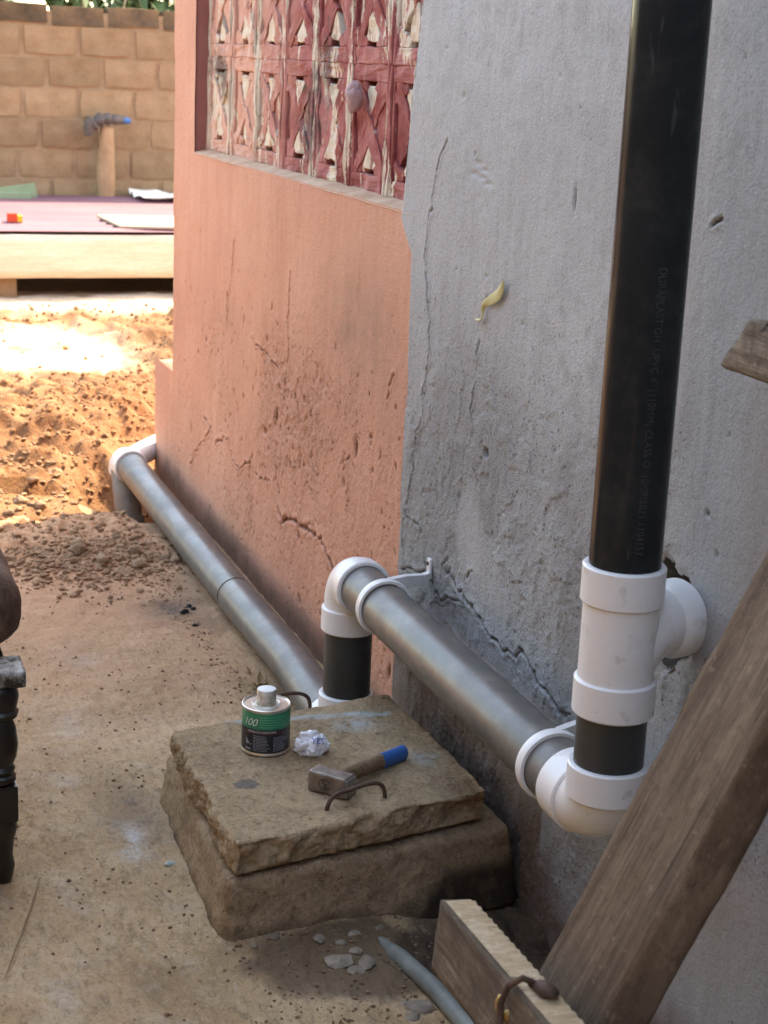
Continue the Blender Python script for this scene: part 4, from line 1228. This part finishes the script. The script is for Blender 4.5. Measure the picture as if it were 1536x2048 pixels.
patch = np.maximum(np.exp(-(((w[:, 0] + 3.105) / 0.028) ** 2 + ((w[:, 1] + 0.22) / 0.045) ** 2)), 0.9 * np.exp(-(((w[:, 0] + 2.905) / 0.035) ** 2 + ((w[:, 1] + 0.13) / 0.03) ** 2)))
vattr(lm, "paint", np.clip((stripe * 1.2 + patch) * top, 0, 1))
vattr(lm, "spot", 0.8 * (np.hypot((w[:, 0] + 2.872) / 0.020, (w[:, 1] + 0.520) / 0.026) < 1 + 0.25 * hnoise(w, 60, 2, 3)) * top)

def wire(pts, parent, r=0.0036):
    # smooth path
    P_ = [Vector(p) for p in pts]; out = []
    for i in range(len(P_) - 1):
        p0 = P_[max(0, i - 1)]; p1 = P_[i]; p2 = P_[i + 1]; p3 = P_[min(len(P_) - 1, i + 2)]
        for k in range(8):
            t = k / 8
            out.append(0.5 * ((2 * p1) + (p2 - p0) * t + (2 * p0 - 5 * p1 + 4 * p2 - p3) * t * t + (3 * p1 - p0 - 3 * p2 + p3) * t ** 3))
    out.append(P_[-1])
    b = MB(); b.tube(out, r, 12); return b.build("handle", M['rust'], parent)
wire([(-2.724, -0.400, LT - 0.02), (-2.724, -0.400, LT + 0.006), (-2.727, -0.385, LT + 0.026), (-2.732, -0.350, LT + 0.033), (-2.742, -0.305, LT + 0.036), (-2.747, -0.283, LT + 0.026), (-2.747, -0.276, LT + 0.004), (-2.747, -0.276, LT - 0.02)], lid, 0.0042)
wire([(-3.235, -0.385, LT - 0.02), (-3.235, -0.383, LT + 0.004), (-3.236, -0.372, LT + 0.022), (-3.238, -0.340, LT + 0.030), (-3.240, -0.305, LT + 0.028), (-3.240, -0.284, LT + 0.018), (-3.240, -0.277, LT), (-3.240, -0.277, LT - 0.02)], lid, 0.0042)

# ---- glue can
cx, cy, cz = -3.030, -0.437, LT + 0.002
CR, CHT = 0.0495, 0.100
can = thing("glue_can", (cx, cy, cz), "small green and black solvent cement can with screw cap on lid", "can")
b = MB(); b.lathe([(CR - 0.002, 0.0), (CR + 0.0006, 0.002), (CR + 0.0006, 0.005), (CR - 0.0004, 0.0065), (CR - 0.0004, CHT - 0.006), (CR + 0.0006, CHT - 0.005), (CR + 0.0006, CHT - 0.001), (CR - 0.0015, CHT), (CR - 0.0035, CHT - 0.003)], (cx, cy, cz), 64)
b.build("body", M['tin'], can)
b = MB(); b.lathe([(CR, 0.0075), (CR + 0.0003, 0.008), (CR + 0.0003, 0.058), (CR, 0.0582)], (cx, cy, cz), 64, False); b.build("black_band", M['can_black'], can)
b = MB(); b.lathe([(CR, 0.0584), (CR + 0.0003, 0.0586), (CR + 0.0003, 0.0925), (CR, 0.093)], (cx, cy, cz), 64, False); gb = b.build("green_band", M['can_green'], can)
b = MB(); b.lathe([(0.030, CHT - 0.0035), (CR - 0.003, CHT - 0.003)], (cx, cy, cz), 56, False); b.lathe([(0.0, CHT - 0.002), (0.026, CHT - 0.002), (0.028, CHT + 0.0005), (0.030, CHT - 0.0035)], (cx, cy, cz), 56, False); b.build("top_plate", M['tin_lid'], can)
b = MB(); b.lathe([(0.0215, CHT - 0.002), (0.0205, CHT + 0.004), (0.0198, CHT + 0.006), (0.0198, CHT + 0.028), (0.0190, CHT + 0.0295)], (cx, cy, cz), 40); cap = b.build("screw_cap", M['tin_cap'], can)
b = MB(); b.lathe([(0.0188, CHT + 0.0297), (0.0170, CHT + 0.0304), (0.0, CHT + 0.0304)], (cx, cy, cz), 40, False); b.build("cap_top", M['white_paint'], cap)
view_a = math.atan2(CAM.y - cy, CAM.x - cx)
def on_can(u, h, lift=0.0007):
    """u: arc metres to the right of the side facing the yard, h: height"""
    a = view_a + u / CR
    return (cx + (CR + lift) * math.cos(a), cy + (CR + lift) * math.sin(a), cz + h)
tv, tf = text_geo("100", 0.023, 0.35, 0.95)
tv[:, 0] -= tv[:, 0].max()
make("lettering", [on_can(p[0] - 0.016, 0.0655 + p[1]) for p in tv], tf, M['can_text'], gb, False)
tv, tf = text_geo("CEMENTO FORTE PVC", 0.0062, 0.0, 1.0)
make("lettering", [on_can(p[0] - 0.040, 0.0515 + p[1], 0.0008) for p in tv], tf, M['can_text'], can, False)
def strip(u0, u1, h0, h1, mat, name, parent):
    vs = []; fs = []
    n = max(2, int(abs(u1 - u0) / 0.004))
    for i in range(n + 1):
        u = u0 + (u1 - u0) * i / n
        vs += [on_can(u, h0), on_can(u, h1)]
    for i in range(n): fs.append((2 * i, 2 * i + 2, 2 * i + 3, 2 * i + 1))
    return vs, fs
mb = MB()
for k in range(5):
    h = 0.064 + k * 0.0052
    mb.add(*strip(-0.012, 0.075, h, h + 0.0009, None, None, None))
mb.build("stripes", M['can_line'], gb, False)
mb = MB(); mb.add(*strip(-0.055, 0.075, 0.0496, 0.0503, None, None, None)); mb.build("red_rule", M['can_red'], can, False)
mb = MB()
for col_, (u0, u1) in enumerate([(-0.026, 0.010), (0.016, 0.052)]):
    for k in range(11):
        h = 0.044 - k * 0.0032
        if random.random() < 0.12: continue
        u = u0; end = u1 - random.uniform(0, 0.014)
        while u < end:
            L_ = random.uniform(0.0025, 0.007)
            mb.add(*strip(u, min(u + L_, end), h, h + 0.0014, None, None, None)); u += L_ + 0.0011
mb.build("small_print", M['can_small'], can, False)
mb = MB(); mb.add([on_can(-0.044, 0.024), on_can(-0.031, 0.024), on_can(-0.029, 0.0265), on_can(-0.036, 0.0272), on_can(-0.046, 0.040)], [(0, 1, 2, 3, 4)])
mb.add(*strip(-0.046, -0.032, 0.012, 0.0165, None, None, None)); mb.build("picture_print", M['can_small'], can, False)

# ---- crumpled sachet
bx, by = -2.986, -0.352
bm = bmesh.new(); bmesh.ops.create_icosphere(bm, subdivisions=4, radius=1.0)
for v in bm.verts:
    p = v.co.copy()
    q = 1 + 0.42 * (abs(mnoise.noise(p * 1.7 + Vector((3, 1, 2)))) - 0.25) + 0.20 * (abs(mnoise.noise(p * 3.3)) - 0.2)
    p = Vector((p.x * 0.027, p.y * 0.036, p.z * 0.027)) * q
    if p.z > 0: p.z *= 1.0 + 0.35 * (0.5 - p.y / 0.05 * 0.2)
    p.z = max(p.z, -0.015 + 0.002 * mnoise.noise(p * 60))
    v.co = p + Vector((bx, by, LT + 0.0155))
bm.verts.index_update()
bag_v = [tuple(v.co) for v in bm.verts]; bag_f = [tuple(v.index for v in f_.verts) for f_ in bm.faces]
bag_tree = BVHTree.FromPolygons(bag_v, bag_f)
bm.free()
bag = make("water_sachet", bag_v, bag_f, M['film'], None, False, (bx, by, LT))
tag(bag, "crumpled clear plastic sachet with blue lettering beside the can", "plastic bag")
cdir = (CAM - Vector((bx, by, LT))).normalized(); cr_ = cdir.cross(Vector((0, 0, 1))).normalized() * -1; cu_ = cr_.cross(cdir) * -1
if cu_.z < 0: cu_ = -cu_
for s__, du, dv, sz in [("YES", 0.000, 0.004, 0.017), ("H", -0.019, -0.017, 0.012)]:
    tv, tf = text_geo(s__, sz, 0.0, 1.0)
    vs = []
    for p in tv:
        org = Vector((bx, by, LT + 0.016)) + cr_ * (p[0] + du) + cu_ * (p[1] + dv) + cdir * 0.2
        hit = bag_tree.ray_cast(org, -cdir)
        vs.append(tuple((hit[0] if hit[0] else org - cdir * 0.19) + cdir * 0.0012))
    make("lettering", vs, tf, M['blue_print'], bag, False)
bag_children = [c for c in bag.children]

# ---- club hammer
hm = thing("club_hammer", (-2.775, -0.365, LT), "club hammer with steel head and wooden handle ending in blue paint", "hammer")
A_ = Vector((-2.826, -0.3985, 0)); B_ = Vector((-2.760, -0.3425, 0))
hx = (B_ - A_).normalized(); hy = Vector((-hx.y, hx.x, 0)); hc = (A_ + B_) / 2
HL = 0.0435
v, f, n = rbox((HL, 0.0205, 0.0215), 0.006, 30, 14, 14)
tp = np.abs(v[:, 0]) / HL
k_ = 1 - 0.10 * np.exp(-((tp - 0.0) / 0.35) ** 2)
v[:, 1] *= k_; v[:, 2] *= 0.5 + 0.5 * k_
v += n * (hnoise(v, 60, 3, 1.0)[:, None] * 0.0010)
face = np.abs(n[:, 0]) > 0.7
def hw(p): return hc + hx * p[0] + hy * p[1] + Vector((0, 0, LT + 0.0235 + p[2]))
wv = [hw(p) for p in v]
head = make("head", wv, f, M['steel'], hm)
# battered striking face as its own plate
v2, f2, n2 = rbox((0.0016, 0.0185, 0.0185), 0.0012, 2, 12, 12)
v2 = v2 + np.array([HL + 0.0002, 0, 0]); v2[:, 0] += 0.0006 * hnoise(v2, 180, 3, 2)
make("striking_face", [hw(p) for p in v2], f2, M['steel_face'], head)
# stamped ring mark on the cheek
mb = MB()
ringp = [hw((-0.004 + 0.0125 * math.cos(a), -0.0197, 0.0105 * math.sin(a))) for a in np.linspace(0.5, 5.9, 30)]
mb.tube(ringp, 0.0011, 6)
ringp = [hw((0.000 + 0.005 * math.cos(a), -0.0197, -0.003 + 0.0045 * math.sin(a))) for a in np.linspace(1.0, 5.0, 16)]
mb.tube(ringp, 0.0010, 6)
ringp = [hw((-0.006 + 0.004 * t, -0.0197, 0.004 - 0.006 * t)) for t in np.linspace(-1, 1, 6)]
mb.tube(ringp, 0.0009, 6)
mb.build("stamped_mark", M['steel_dark'], head)
hs = hc + Vector((0, 0, LT + 0.026)) - hy * 0.002
he = Vector((-2.908, -0.176, LT + 0.0165))
hd = (he - hs)
def handle_seg(t0, t1, n=14, extra=0.0):
    out = MB(); vs = []; ring = 20
    side_ = hd.cross(Vector((0, 0, 1))).normalized(); up_ = side_.cross(hd).normalized()
    for i in range(n + 1):
        t = t0 + (t1 - t0) * i / n
        rad = 0.0125 + 0.0035 * t + 0.0012 * math.sin(t * 5)
        if t > 0.965: rad *= math.sqrt(max(0.02, 1 - ((t - 0.965) / 0.036) ** 2))
        for k in range(ring):
            a = 2 * math.pi * k / ring
            vs.append(hs + hd * t + side_ * (math.cos(a) * (rad * 0.9 + extra)) + up_ * (math.sin(a) * (rad * 1.12 + extra)))
    fs = [(i * ring + k, i * ring + (k + 1) % ring, (i + 1) * ring + (k + 1) % ring, (i + 1) * ring + k) for i in range(n) for k in range(ring)]
    fs += [tuple(reversed(range(ring))), tuple(range(n * ring, (n + 1) * ring))]
    return out.add(vs, fs)
hd_o = handle_seg(0.0, 0.985, 24).build("handle", M['handle'], hm)
bl = handle_seg(0.66, 1.0, 22, 0.0006)
# ragged edge of the dipped paint
for i in range(20):
    p = Vector(bl.v[i]); bl.v[i] = tuple(p + hd * (0.035 * mnoise.noise(Vector((i * 0.7, 2, 3)))))
bl.build("blue_dip", M['blue'], hd_o)

# ================================================================== LEANING TIMBER FRAME
tfm = thing("timber_frame", (-1.58, -0.70, 0.0), "weathered brown timber frame leaning on grey wall, thick post with nailed crosspieces", "timber frame")
dr = Vector((0, 0.446, 0.895)).normalized(); n2 = Vector((0, -dr.z, dr.y))
def timber(c0, L, half_w, half_t, xdir, ldir, ndir, name, mat, parent, r=0.006, seed=1, nl=90, amp=0.004, hook=None):
    v, f, n = rbox((half_w, half_t, L / 2), r, 14, 8, nl)
    lo = np.stack([v[:, 0] * 8, v[:, 1] * 8, v[:, 2] * 1.6], -1)
    v = v + n * (hnoise(lo, 1.6, 4, seed)[:, None] * amp + hnoise(np.stack([v[:, 0], v[:, 1], v[:, 2] * 0.3], -1), 45, 3, seed)[:, None] * amp * 0.4)
    if hook is not None: v = hook(v)
    c0 = Vector(c0)
    w = [c0 + xdir * p[0] + ndir * p[1] + ldir * p[2] for p in v]
    return make(name, w, f, mat, parent)
# post: outer face through (-1.5,-.282,.854); spans x -1.656..-1.5
XW = Vector((1, 0, 0))
L0, L1 = -0.94, 0.58
mid_o = Vector((-1.578, -0.282, 0.854)) - n2 * 0.0315
timber(mid_o + dr * (L0 + L1) / 2, L1 - L0, 0.078, 0.0315, XW, dr, n2, "post", M['beam'], tfm, 0.005, 3, 120, 0.0045)
o2 = timber(mid_o + dr * (L0 + L1) / 2 + XW * 0.85, L1 - L0, 0.078, 0.0315, XW, dr, n2, "post", M['beam'], tfm, 0.005, 8, 60, 0.0045)
# lower crosspiece (rises slightly to the right), nailed on the outer face
cd = Vector((1.0, 0.0, 0.05)).normalized()
up2 = Vector((-0.05, 0.10, 1.0)).normalized()
up2 = (up2 - cd * up2.dot(cd)).normalized(); nn_ = cd.cross(up2).normalized()
if nn_.y > 0: nn_ = -nn_
def chamfer(v):
    e = v[:, 2] < -0.545
    v[e, 2] += 0.30 * (v[e, 0] + 0.05) * -0.35
    return v
cpos = Vector((-1.82 + 0.56, -0.522, 0.442 + 0.028))
cp = timber(cpos, 1.12, 0.050, 0.0235, up2, cd, nn_, "crosspiece", M['plank'], tfm, 0.004, 5, 100, 0.0022)
# pale sawn strip on its upper edge, with saw ridges
vs = []; fs = []
NL = 90
for i in range(NL + 1):
    s__ = -0.556 + 0.34 * i / NL
    for j in range(5):
        q = -0.0205 + 0.041 * j / 4
        rid = 0.0013 * math.sin(i * 1.35 + 0.6 * j) * (j / 4)
        p = cpos + cd * s__ + nn_ * (-q) + up2 * (0.0522 + rid + 0.0006 * mnoise.noise(Vector((i * .3, j, 0))) - 0.004 * (i < 3) * (3 - i) / 3)
        vs.append(tuple(p))
for i in range(NL):
    for j in range(4): fs.append((i * 5 + j, i * 5 + j + 1, (i + 1) * 5 + j + 1, (i + 1) * 5 + j))
sw = make("sawn_edge", vs, fs, M['fresh_wood'], cp)
# bent nail over the edge
def at(s__, q, u): return cpos + cd * s__ + nn_ * q + up2 * u
base_s = 0.56 + (-1.60 + 1.26) - 0.24 - 0.0
b = MB(); b.tube([at(-0.315, 0.003, 0.048), at(-0.305, 0.006, 0.060), at(-0.305, 0.020, 0.066), at(-0.315, 0.032, 0.052), at(-0.325, 0.034, 0.025), at(-0.320, 0.034, 0.000), at(-0.300, 0.036, -0.020), at(-0.285, 0.034, -0.022)], 0.0042, 12); b.build("bent_nail", M['rust'], cp)
b = MB(); b.lathe([(0.0, 0.0), (0.012, 0.0), (0.015, 0.003), (0.006, 0.010), (0, 0.011)], (0, 0, 0), 20, False)
hv = [at(-0.290, -0.004, 0.056) + (cd * p[0] * 1.5 + nn_ * p[1] + up2 * (p[2])) for p in b.v]
make("nail_head", hv, b.f, M['rust'], cp)
for (s__, u, mt, nm, rs) in [(-0.345, 0.012, 'brass', "brass_nail_head", 0.010), (-0.322, 0.008, 'brass', "brass_nail_head", 0.007), (-0.296, -0.012, 'white_paint', "white_washer", 0.012)]:
    b = MB(); b.lathe([(0.0, 0.005), (rs * 0.6, 0.0045), (rs, 0.001), (rs, -0.002)], (0, 0, 0), 18, False)
    hv = [at(s__, 0.0245, u) + (cd * p[0] * 0.8 + up2 * p[1] * 1.25 + nn_ * p[2]) for p in b.v]
    make(nm, hv, [tuple(reversed(q)) for q in b.f], M[mt], cp)
# upper crosspiece
cd3 = Vector((1.0, 0.0, -0.015)).normalized(); up3 = Vector((0, 0.12, 1.0)); up3 = (up3 - cd3 * up3.dot(cd3)).normalized(); nn3 = cd3.cross(up3).normalized()
if nn3.y > 0: nn3 = -nn3
def slant(v):
    v[:, 2] += np.where(v[:, 2] < -0.5, 0.62 * v[:, 0], 0)
    return v
timber(Vector((-1.866 + 0.56, -0.128, 1.214)), 1.12, 0.038, 0.0225, up3, cd3, nn3, "crosspiece", M['plank'], tfm, 0.007, 11, 90, 0.0026, slant)

# ================================================================== CHAIR at the yard's edge
ch = thing("wooden_chair", (-3.17, -1.20, 0.0), "old chair with black turned legs and worn brown leather seat", "chair")
prof = [(0.016, 0.0), (0.020, 0.01), (0.024, 0.035), (0.020, 0.055), (0.024, 0.09), (0.030, 0.115), (0.026, 0.135)]
top_prof = [(0.022, 0.205), (0.029, 0.212), (0.029, 0.222), (0.024, 0.226), (0.028, 0.236), (0.024, 0.244), (0.031, 0.262), (0.034, 0.285), (0.030, 0.320), (0.024, 0.337), (0.034, 0.343), (0.036, 0.352), (0.031, 0.358), (0.034, 0.366), (0.037, 0.384), (0.033, 0.402), (0.028, 0.410)]
def turned_leg(x, y, cap):
    b = MB(); b.lathe(prof, (x, y, 0), 28); b.lathe(top_prof, (x, y, 0), 28)
    v, f, n = rbox((0.030, 0.030, 0.038), 0.005, 6, 6, 8); b.add(v + np.array([x, y, 0.170]), f)
    lg = b.build("leg", M['leg_black'], ch)
    v, f, n = rbox((0.046, 0.046, 0.018), 0.006, 10, 10, 6)
    v[:, 2] += 0.003 * hnoise(v, 40, 3, 2)
    o = make("leg_block", v + np.array([x, y, 0.428]), f, M['worn_cap'] if cap else M['leg_black'], lg)
turned_leg(-2.955, -0.980, True)
turned_leg(-2.955, -1.42, False)
turned_leg(-3.40, -0.990, False)
turned_leg(-3.40, -1.41, False)
for lo, hi in [((-3.37, -0.995, 0.40), (-2.985, -0.965, 0.444)), ((-3.37, -1.43, 0.40), (-2.985, -1.40, 0.444)), ((-2.97, -1.39, 0.40), (-2.945, -1.01, 0.442)), ((-3.41, -1.38, 0.40), (-3.385, -1.02, 0.442))]:
    b = MB(); b.box(lo, hi); b.build("rail", M['leg_black'], ch, False)
v, f, n = rbox((0.205, 0.232, 0.075), 0.065, 26, 26, 14)
v[:, 2] += 0.016 * np.cos(v[:, 0] * 6) * np.cos(v[:, 1] * 6) * (v[:, 2] > 0)
v = v + n * (hnoise(v, 12, 4, 3)[:, None] * 0.004)
make("seat_cushion", v + np.array([-3.205, -1.155, 0.519]), f, M['leather'], ch)
for yy in (-1.00, -1.40):
    b = MB(); b.tube([(-3.405, yy, 0.44), (-3.425, yy, 0.62), (-3.47, yy, 0.98)], [0.022, 0.022, 0.017], 16); b.build("back_post", M['leg_black'], ch)
for zz in (0.64, 0.79, 0.93):
    b = MB(); b.box((-3.455 - (zz - .64) * .12, -1.42, zz - 0.028), (-3.435 - (zz - .64) * .12, -0.968, zz + 0.028)); b.build("back_slat", M['leg_black'], ch, False)

# ================================================================== SMALL THINGS
# yellow tape scrap on the wall
pts = [(-2.930, 1.162, 0.003), (-2.936, 1.146, 0.018), (-2.960, 1.126, 0.024), (-2.992, 1.112, 0.019), (-3.022, 1.100, 0.008), (-3.026, 1.082, 0.005), (-3.022, 1.068, 0.008), (-3.056, 1.067, 0.005)]
vs = []; fs = []
for i, (x_, z_, wd) in enumerate(pts):
    for j in range(5):
        q = (j / 4 - 0.5) * 2
        vs.append((x_ + q * wd * 0.55, -0.010 - 0.003 * (1 - q * q) - 0.008 * mnoise.noise(Vector((i * 0.9, q * 0.6, 0))), z_ + q * wd * 0.55 * (-0.6) ))
for i in range(len(pts) - 1):
    for j in range(4): fs.append((i * 5 + j, i * 5 + j + 1, (i + 1) * 5 + j + 1, (i + 1) * 5 + j))
o = make("tape_scrap", vs, fs, M['tape'], None, True, (-2.98, -0.012, 1.11))
sm = o.modifiers.new("thickness", 'SOLIDIFY'); sm.thickness = 0.0012
ss = o.modifiers.new("smooth", 'SUBSURF'); ss.levels = 2; ss.render_levels = 2
tag(o, "twisted scrap of pale yellow tape stuck to the grey wall", "tape")

# mauve wad stuffed in the window screen
bm = bmesh.new(); bmesh.ops.create_icosphere(bm, subdivisions=4, radius=1.0)
for v in bm.verts:
    p = v.co.copy()
    q = 1 + 0.25 * (abs(mnoise.noise(p * 1.9)) - 0.2) + 0.05 * math.sin(8 * (p.z + 0.5 * p.x) + 4 * mnoise.noise(p * 1.5)) - 0.10 * math.exp(-((p.z - 0.25 - 0.3 * p.x) / 0.12) ** 2)
    v.co = Vector((p.x * 0.026, p.y * 0.022, p.z * 0.038 * (1.15 if p.z < 0 else 0.85))) * q + Vector((-3.985, 0.025, 1.478))
bm.verts.index_update()
o = make("cloth_wad", [tuple(v.co) for v in bm.verts], [tuple(v.index for v in f_.verts) for f_ in bm.faces], M['wad'], None, True, (-3.985, 0.03, 1.46)); bm.free()
tag(o, "mauve cloth wad stuffed into the peeling window screen", "cloth")

# stones
def stone_mesh(seed, sub=2):
    bm = bmesh.new(); bmesh.ops.create_icosphere(bm, subdivisions=sub, radius=1.0)
    r = random.Random(seed); off = Vector((r.uniform(0, 50), r.uniform(0, 50), r.uniform(0, 50)))
    pl = [(Vector((r.gauss(0, 1), r.gauss(0, 1), r.gauss(0, 1))).normalized(), r.uniform(0.5, 0.85)) for _ in range(7)]
    for v in bm.verts:
        p = v.co.copy()
        for nrm, dd in pl:
            k = p.dot(nrm)
            if k > dd: p -= nrm * (k - dd)
        p *= 1 + 0.16 * mnoise.noise(p * 2.2 + off)
        v.co = p
    bm.verts.index_update()
    vs = np.array([tuple(v.co) for v in bm.verts]); fs = [tuple(v.index for v in f_.verts) for f_ in bm.faces]
    bm.free(); return vs, fs
lib = [stone_mesh(s, 2) for s in range(10)]
lib_small = [stone_mesh(40 + s, 1) for s in range(10)]
def stone(name, x, y, z, s, mat, label, cat, group=None, i=None, flat=0.6):
    z = top_z(x, y) - 0.002
    v, f = lib[random.randrange(10)]
    a = random.uniform(0, 6.28); ca, sa = math.cos(a), math.sin(a)
    w = v * np.array([s * random.uniform(.9, 1.3), s * random.uniform(.7, 1.0), s * flat])
    w = np.stack([w[:, 0] * ca - w[:, 1] * sa, w[:, 0] * sa + w[:, 1] * ca, w[:, 2]], -1)
    w = w + np.array([x, y, z + s * flat * 0.45])
    o = make(name, w, f, mat, None, False, (x, y, z))
    return tag(o, label, cat, group)

for (x_, y_, s__) in [(-2.495, -0.445, .030), (-2.480, -0.400, .026), (-2.46, -0.425, .018), (-2.52, -0.405, .016), (-2.325, -0.348, .028), (-2.30, -0.375, .017), (-2.345, -0.372, .012)]:
    stone("mortar_chunk", x_, y_, -0.002, s__, M['grey_stone'], "pale broken mortar chunk on dirt near the grey buried pipe", "rubble", "mortar chunks by the buried pipe", flat=0.4)
for (x_, y_, s__) in [(-2.61, -0.535, .015), (-2.575, -0.457, .014), (-2.585, -0.385, .013), (-2.56, -0.42, .010), (-2.60, -0.33, .010), (-2.59, -0.575, .009)]:
    stone("mortar_chip", x_, y_, 0.0, s__, M['grey_stone'], "small grey mortar chip along the foot of the chamber", "rubble", "mortar chips at the chamber foot", flat=0.55)
o = stone("pebble", -2.943, -0.657, 0.002, 0.014, M['green_pebble'], "smooth greenish grey pebble on concrete beside the chamber", "pebble", flat=0.5)
for k in range(16):
    x_ = -5.07 + random.gauss(0, 0.10); y_ = -0.46 + random.gauss(0, 0.10)
    stone("stone", x_, y_, 0.012, random.uniform(.018, .034), M['stone'], "tan stone in the gravel heap at the concrete's edge", "stone", "larger stones in the gravel heap", flat=0.7)
for k in range(14):
    x_ = -5.85 + random.gauss(0, 0.18); y_ = -0.52 + random.gauss(0, 0.09)
    stone("stone", x_, y_, 0.01, random.uniform(.016, .032), M['stone'], "dusty stone on soil beside the dug pipe hole", "stone", "stones beside the pipe hole", flat=0.6)
stone("stone", -5.80, -0.36, 0.0, 0.06, M['stone'], "large flat tan stone on the rim of the pipe hole", "stone", flat=0.5)
for (x_, y_, s__) in [(-4.50, -0.27, .016), (-4.56, -0.245, .013), (-4.53, -0.235, .011), (-4.40, -0.26, .010)]:
    stone("charcoal_lump", x_, y_, 0.0, s__, simple("charcoal%d" % int(s__ * 1000), (0.012, 0.011, 0.01), (0.03, 0.028, 0.026), 30, 0.8, 0.2, 0.3), "small charcoal lump on the blackened concrete patch", "charcoal", "charcoal lumps on the blackened patch", flat=0.6)

# uncountable loose material
def scatter(name, n, place, smin, smax, mat, flat=0.65):
    V = []; F = []; base = 0
    for k in range(n):
        x_, y_, z_ = place()
        v, f = lib_small[random.randrange(10)]
        s__ = smin + (smax - smin) * random.random() ** 3
        a = random.uniform(0, 6.28); ca, sa = math.cos(a), math.sin(a)
        w = v * np.array([s__, s__ * random.uniform(.6, 1), s__ * flat])
        w = np.stack([w[:, 0] * ca - w[:, 1] * sa + x_, w[:, 0] * sa + w[:, 1] * ca + y_, w[:, 2] + z_ + s__ * 0.25], -1)
        V.append(w); F.extend([tuple(i + base for i in q) for q in f]); base += len(v)
    o = make(name, np.concatenate(V), F, mat, None, False)
    return tag(o, kind="stuff")
def p_gravel():
    if random.random() < 0.62:
        x = -5.06 + random.gauss(0, 0.13); y = -0.44 + random.gauss(0, 0.15)
    else:
        x = random.uniform(-6.6, -5.0); y = random.uniform(-0.85, -0.22)
    return x, y, top_z(x, y)
o = scatter("gravel", 3000, p_gravel, 0.004, 0.018, M['gravel']); tag(o, "loose brown gravel heap at the concrete's far edge", "gravel")
def p_soil():
    x = random.uniform(-10.3, -6.2); y = random.uniform(-0.6, 1.1)
    if -9.6 < x < -8.15 and y < 0.42 and random.random() < 0.9: x += 2.0
    return x, y, top_z(x, y)
o = scatter("soil_clods", 4200, p_soil, 0.003, 0.019, M['clod'], 0.8); tag(o, "loose orange soil clods beyond the house corner", "soil")
def p_crumb():
    r = random.random()
    if r < 0.45:
        while True:
            x = random.uniform(-4.9, -2.3); y = random.uniform(-1.05, -0.22)
            if mnoise.noise(Vector((x * 5, y * 5, 7))) > random.uniform(-0.35, 0.45): break
    elif r < 0.8: x = random.uniform(-2.66, -2.25); y = random.uniform(-0.62, -0.1)
    else: x = random.uniform(-4.9, -3.5); y = -0.24 - abs(random.gauss(0, 0.05))
    return x, y, top_z(x, y)
o = scatter("dirt_crumbs", 2600, p_crumb, 0.0008, 0.0062, M['crumb']); tag(o, "dark dirt crumbs strewn over the concrete yard", "dirt")

# buried pipe end near the crosspiece
b = MB(); b.tube([(-2.62, -0.345, -0.035), (-2.50, -0.325, -0.012), (-2.36, -0.312, 0.004), (-2.2, -0.305, 0.012), (-1.9, -0.30, 0.015)], 0.0165, 24)
o = b.build("buried_pipe", M['buried'], None, True, (-2.3, -0.31, 0.0)); tag(o, "thin blue-grey plastic pipe half buried in dirt by the chamber", "pipe")
# dry straw
b = MB(); b.tube([(-2.94, -0.911, 0.004), (-2.82, -0.945, 0.007), (-2.70, -0.985, 0.006), (-2.59, -1.021, 0.004)], [0.0012, 0.0016, 0.0016, 0.001], 8)
o = b.build("straw", M['straw'], None, True, (-2.76, -0.96, 0.003)); tag(o, "single dry straw lying on the concrete yard", "straw")
# dry weed by the ground pipe
wd = thing("dry_weed", (-3.90, -0.215, -0.028), "small tuft of dry leaves beside the grey ground pipe", "weed")
rr2 = random.Random(4)
for k in range(24):
    p = Vector((-3.90 + rr2.gauss(0, 0.04), -0.212 + rr2.gauss(0, 0.010), -0.030))
    d = Vector((rr2.gauss(0, 1), rr2.gauss(-0.2, 1), abs(rr2.gauss(0.6, 0.5)))).normalized(); L_ = rr2.uniform(0.015, 0.045)
    s2 = d.cross(Vector((0.2, 0.1, 1))).normalized() * L_ * 0.2
    c2 = p + d * L_ * .5 + Vector((0, 0, 0.004))
    make("leaf", [p, c2 + s2, p + d * L_, c2 - s2], [(0, 1, 2, 3)], M['dead_leaf'], wd, False)
